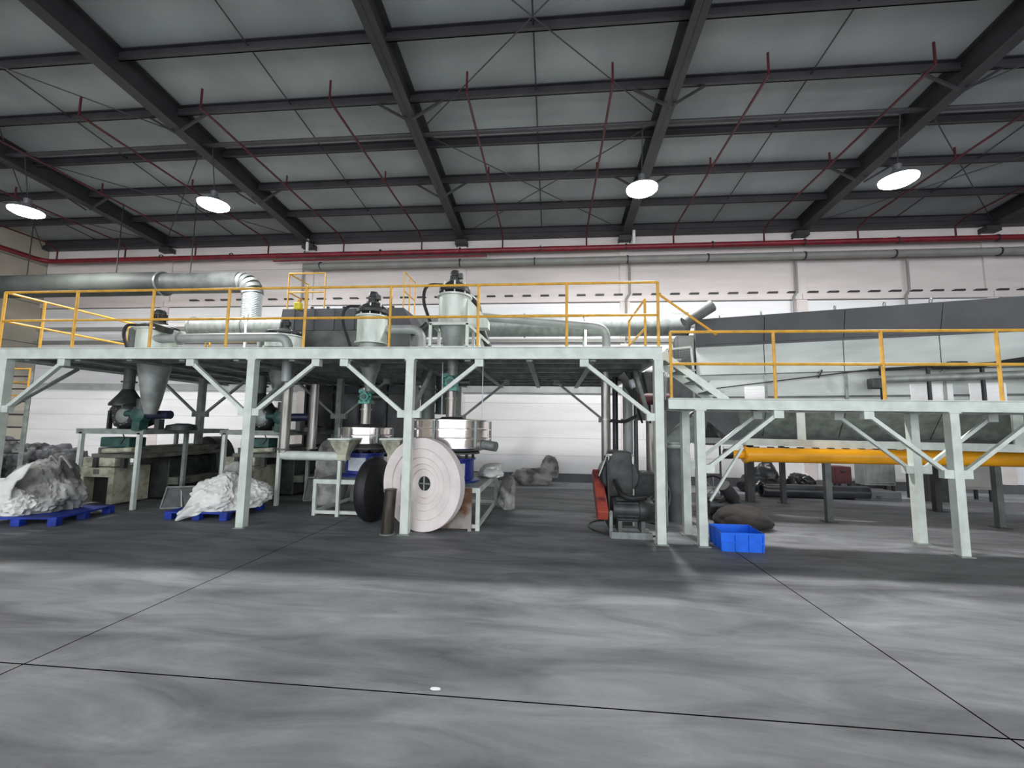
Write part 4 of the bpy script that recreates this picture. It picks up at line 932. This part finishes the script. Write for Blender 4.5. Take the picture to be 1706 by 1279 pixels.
for a in SP[1:-1]: hbox(a-.025, a+.025, -.05, .0, 2.22, 2.9, 'stiffener', m_greend)
for a, l in ((.95, .42), (3.75, .62), (4.6, .5)):
    h_ = hbox(a, a+l, -.03, 0, 2.3, 2.66, 'access_hatch', m_white, .006); 
for a in (.5, 1.3, 2.6, 3.4, 4.1): MB().ring(hp(a,-.15,4.22), .05, .012, hd, 14).obj('lifting_eye', m_galv, t)
hbox(-.1, HL, -.02, .12, 1.42, 1.56, 'base_beam', m_green)
hbox(.0, HL, .5, 1.4, 1.5, 1.6, 'belly_pan', m_housed)
for a in (1.95, 5.2): hbox(a-.07, a+.07, -.05, .0, 1.56, 2.2, 'panel_rib', m_green)
for px, Y in ((1306, 0), (0, 0)):
    pass
for (x_, y_2, w_2) in ((4.87, 11.2, .17), (5.57, 11.05, .1), (8.6, 10.6, .12), (9.6, 8.35, .12)):
    m_ = MB(); m_.box(x_-w_2/2,x_+w_2/2,y_2-w_2/2,y_2+w_2/2,.012,1.62 if y_2 > 10 or w_2 < .08 else 1.5); lg = m_.obj('support_leg', m_dark, t, smooth=0)
    MB().box(x_-w_2,x_+w_2,y_2-w_2,y_2+w_2,0,.012).obj('foot_plate', m_dark, lg, smooth=0)
# hopper chute at the left end and the round end cap
for nm, poly, mt_, Yc in (('inlet_chute', [(1107,678),(1158,678),(1108,727)], m_plas, 9.1), ('inlet_chute', [(1168,676),(1226,676),(1240,734),(1216,732),(1178,700),(1174,734),(1166,734)], m_plas, 9.2),
                          ('chute_side', [(1108,728),(1168,682),(1168,735),(1108,745)], m_greend, 9.35), ('chute_mouth', [(1112,625),(1160,625),(1178,664),(1112,664)], m_cast, 9.5)):
    m_ = MB(); m_.prism([P(a, b_, Yc) for a, b_ in poly], (.03,.5,0)); m_.obj(nm, mt_, t, smooth=0)
ec = hp(-.38, .75, 3.12)
MB().lathe([(0,-.10),(.70,-.10),(.86,-.05),(.88,0),(.88,.36),(0,.36)], ec, hd, 44).obj('end_cap', m_capd, t)
MB().ring(ec, .87, .025, hd, 44).obj('end_flange', m_capd, t)
# pipework and rollers fixed on the walkway side
t2 = T('walkway_pipe', 'dark shiny pipe with valves fixed to the grey housing above the lower walkway', 'pipe', hp(3.4, -.25, 2.7))
MB().tube([hp(3.1,-.22,2.74),hp(5.6,-.22,2.78)], .075, 14).obj('pipe_run', m_galv, t2)
MB().tube([hp(3.05,-.22,2.93),hp(5.8,-.22,3.02)], .028, 8).obj('cable_run', m_black, t2)
MB().tube(bend([hp(4.0,-.25,2.95),hp(4.6,-.27,2.92),hp(5.0,-.25,3.02),hp(5.6,-.23,3.1)],.2), .03, 8).obj('hose', m_black, t2)
for s_ in (3.25, 3.95, 4.7, 5.5):
    p = hp(s_,-.22,2.7); MB().beam(hp(s_,-.22,2.1),hp(s_,-.22,3.0),.045).obj('stanchion', m_dark, t2, smooth=0)
MB().cbox(hp(3.15,-.24,2.66),.22,.16,.2).obj('valve_block', m_cast, t2, smooth=0, bevel=.02)
MB().cbox(hp(4.35,-.26,2.98),.3,.1,.12).obj('actuator', m_cast, t2, smooth=0, bevel=.02)
MB().cyl(hp(2.35,-.05,2.98),hp(2.28,-.05,2.82),.02,8).obj('handle', m_dark, t2)
MB().tube([hp(.25,-.10,2.62),hp(3.1,-.10,2.95)], .014, 6).obj('cable', m_dark, t2)
# guard screen with mesh by the stairs
gs = T('mesh_guard', 'framed wire mesh guard panel beside the stairs', 'guard', P(1133, 602, 8.1))
g00, g10, g11, g01 = P(1108,627,8.1), P(1156,627,8.1), P(1151,578,8.1), P(1110,582,8.1)
for a, b_ in ((g00,g10),(g10,g11),(g11,g01),(g01,g00)): MB().beam(a, b_, .035).obj('frame_bar', m_green, gs, smooth=0)
m_ = MB()
for k in range(1, 12):
    m_.beam(g00.lerp(g10,k/12), g01.lerp(g11,k/12), .008); m_.beam(g00.lerp(g01,k/12), g10.lerp(g11,k/12), .008)
m_.obj('wire_mesh', m_galvd, gs, smooth=0, kind='stuff')
m_ = MB(); m_.beam(g00+V(0,.02,0), (g00.x, 8.12, 2.2), .03); m_.obj('bracket', m_greend, gs, smooth=0)
MB().beam((g10.x, 8.12, g10.z), (g10.x, 8.12, 0), .03).obj('bracket', m_greend, gs, smooth=0)
MB().beam((g00.x, 8.14, 2.25), (g00.x, 8.14, 0), .03).obj('bracket', m_greend, gs, smooth=0)
# hoses and gear under the stair head
t = T('hanging_machinery', 'dark cluster of gearbox and pipes hanging under the right end of the mezzanine', 'machinery', P(1075, 625, 8.6))
c = P(1072, 615, 8.8)
MB().prism([(c.x-.45,8.4,2.83),(c.x+.35,8.4,2.83),(c.x+.1,8.4,2.35),(c.x-.15,8.4,2.35)], (0,.8,0)).obj('hopper_mouth', m_cast, t, smooth=0)
MB().cyl((c.x-.2,8.3,2.3),(c.x+.35,8.3,2.3),.11).obj('gear_motor', m_redbox, t); MB().cyl(P(1050,640,8.3),P(1056,640,8.3)+V(0,0,.02),.09).obj('handwheel', m_label, t)
MB().cyl((c.x-.05,8.7,1.9),(c.x-.05,8.7,2.36),.1).obj('spout', m_galvd, t)
for k in range(3): MB().tube(bend([(c.x-.3+.2*k,8.35,2.8),(c.x-.25+.25*k,8.3,2.2),(c.x-.1+.15*k,8.5,1.85)],.2),.02,8).obj('cable', m_black, t)

# ================================================================== YELLOW CONVEYOR
yc = T('screw_conveyor', 'long orange-yellow tubular conveyor under the grey housing', 'conveyor', P(1240, 760, 9.0))
s0 = P(1238, 757, 9.0); s1 = V(9.9, 9.0, s0.z+.02)
ya = V(s0.x, 9.0, s0.z)
MB().tube([ya, s1], .145, 24).obj('conveyor_tube', m_yelbeam, yc)
MB().lathe([(0,0),(.15,0),(.17,.02),(.17,.05),(.145,.06)], ya, (1,0,0), 24).obj('end_flange', m_yelbeam, yc)
MB().cyl(ya-V(.22,0,0), ya, .085, 20).obj('bearing_housing', m_yelbeam, yc)
MB().cyl(ya-V(.36,0,-.01), ya-V(.22,0,-.01), .10, 20).obj('end_motor', m_black, yc)
k = 0
while ya.x+.25+.28*k < s1.x:
    x = ya.x+.25+.28*k; MB().box(x-.05, x+.05, 8.96, 9.04, s0.z+.135, s0.z+.165).obj('lid_clip', m_dark, yc, smooth=0); k += 1
MB().box(ya.x+.05, s1.x, 8.93, 9.07, s0.z+.125, s0.z+.143).obj('lid_strip', m_yelbeam, yc, smooth=0)
for (px, l) in ((1378, .11), (1660, .11)):
    x = P(px, 800, 9.0).x
    MB().box(x-l/2, x+l/2, 8.95, 9.05, .012, s0.z-.13).obj('stand_leg', m_dark if px < 1350 else m_galvd, yc, smooth=0)
    MB().box(x-.12, x+.12, 8.9, 9.1, 0, .012).obj('foot_plate', m_dark, yc, smooth=0)

# ================================================================== ITEMS ALONG THE REAR WALL
c = P(893, 803, 13.3)
t = T('wall_sack', 'crumpled grey plastic sack with an upright flap against the rear wall', 'bag', (c.x, 13.2, 0))
MB().lump((c.x-.05,13.15,0), (.52,.3,.46), seed=61, amp=.28, fold=3.5, fine=.12).obj('sack_body', m_bagd, t, smooth=60)
MB().lump((c.x+.42,13.3,.2), (.24,.12,.62), seed=62, amp=.22, fold=3, fine=.1, taper=.0).obj('upright_flap', m_bagd, t, smooth=60)
def Pw(px): return P(px, 800, 12.4).x
sack('plastic_sheet_heap', 'large dark plastic sheeting heap behind the conveyor, leftmost', (Pw(1285), 12.75, .0), (.62,.36,.72), 63, m_plas, 'sheeting', amp=.35, fold=3.4, fine=.14, taper=.5)
sack('dark_bin_bag', 'small dark plastic bag beside the white sack at the wall', (Pw(1340), 12.6, 0), (.28,.25,.55), 64, m_plas, 'bag', amp=.3, fold=3)
sack('white_sack', 'small white sack against the rear wall behind the conveyor', (Pw(1358), 12.9, 0), (.28,.2,.5), 65, m_bag, 'bag', amp=.3, fold=3, taper=.3)
t = T('lying_pipe', 'long black pipe lying on the floor behind the conveyor', 'pipe', (Pw(1340), 12.0, 0))
MB().lathe([(.13,0),(.17,0),(.17,2.6),(.13,2.6),(.13,0)], (P(1268,816,12.0).x, 12.0, .172), (1,0,0), 24).obj('pipe_shell', m_plas, t)
MB().lathe([(.172,0),(.19,0),(.19,.06),(.172,.06)], (P(1268,816,12.0).x, 12.0, .192), (1,0,0), 24).obj('collar', m_plas, t)
def crate(name, label, px0, px1, Y, z0, z1, mt, dep=.5, cat='box', legs=False):
    a, b_ = P(px0, 790, Y).x, P(px1, 790, Y).x
    t = T(name, label, cat, (a, Y, 0))
    MB().box(a, b_, Y, Y+dep, z0, z1).obj('body', mt, t, smooth=0, bevel=.015)
    MB().box(a+.04, b_-.04, Y-.012, Y, z0+.06, z1-.06).obj('front_panel', mt, t, smooth=0, bevel=.004)
    MB().cbox(((a+b_)/2, Y-.02, z1-.12), .12, .02, .03).obj('handle', m_dark, t, smooth=0)
    if z0 > .02:
        for x in (a+.05, b_-.05):
            for y in (Y+.05, Y+dep-.05): MB().box(x-.03,x+.03,y-.03,y+.03,0,z0).obj('leg', m_dark, t, smooth=0)
    return t
crate('maroon_cabinet', 'maroon box raised on legs behind the conveyor', 1389, 1419, 12.6, .32, .78, m_redbox)
crate('pale_panel_box', 'pale ribbed box against the rear wall right of the maroon box', 1440, 1492, 13.0, .25, 1.15, m_galv, .4)
crate('flat_pack_stack', 'low dark stack right of the lying pipe', 1422, 1500, 11.9, .0, .22, m_base, .7, 'stack')
crate('pale_cabinet', 'pale grey cabinet behind the rightmost front column', 1590, 1655, 12.2, .3, 1.1, m_pgrey, .5, 'cabinet')
crate('dark_cabinet', 'dark low cabinet near the right edge under the housing', 1540, 1590, 12.0, .0, .75, m_dark, .6, 'cabinet')

# conveyor of grey trunking seen as small litter on the floor
c = P(686, 1148, 3.1)
q = V(-.76, 2.96, 0)
tag(MB().lump((q.x, q.y, 0), (.035,.012,.012), seed=71, sub=2, amp=.3).obj('paper_scrap', m_white, loc=q), 'tiny white scrap of paper lying on the floor joint', 'litter')
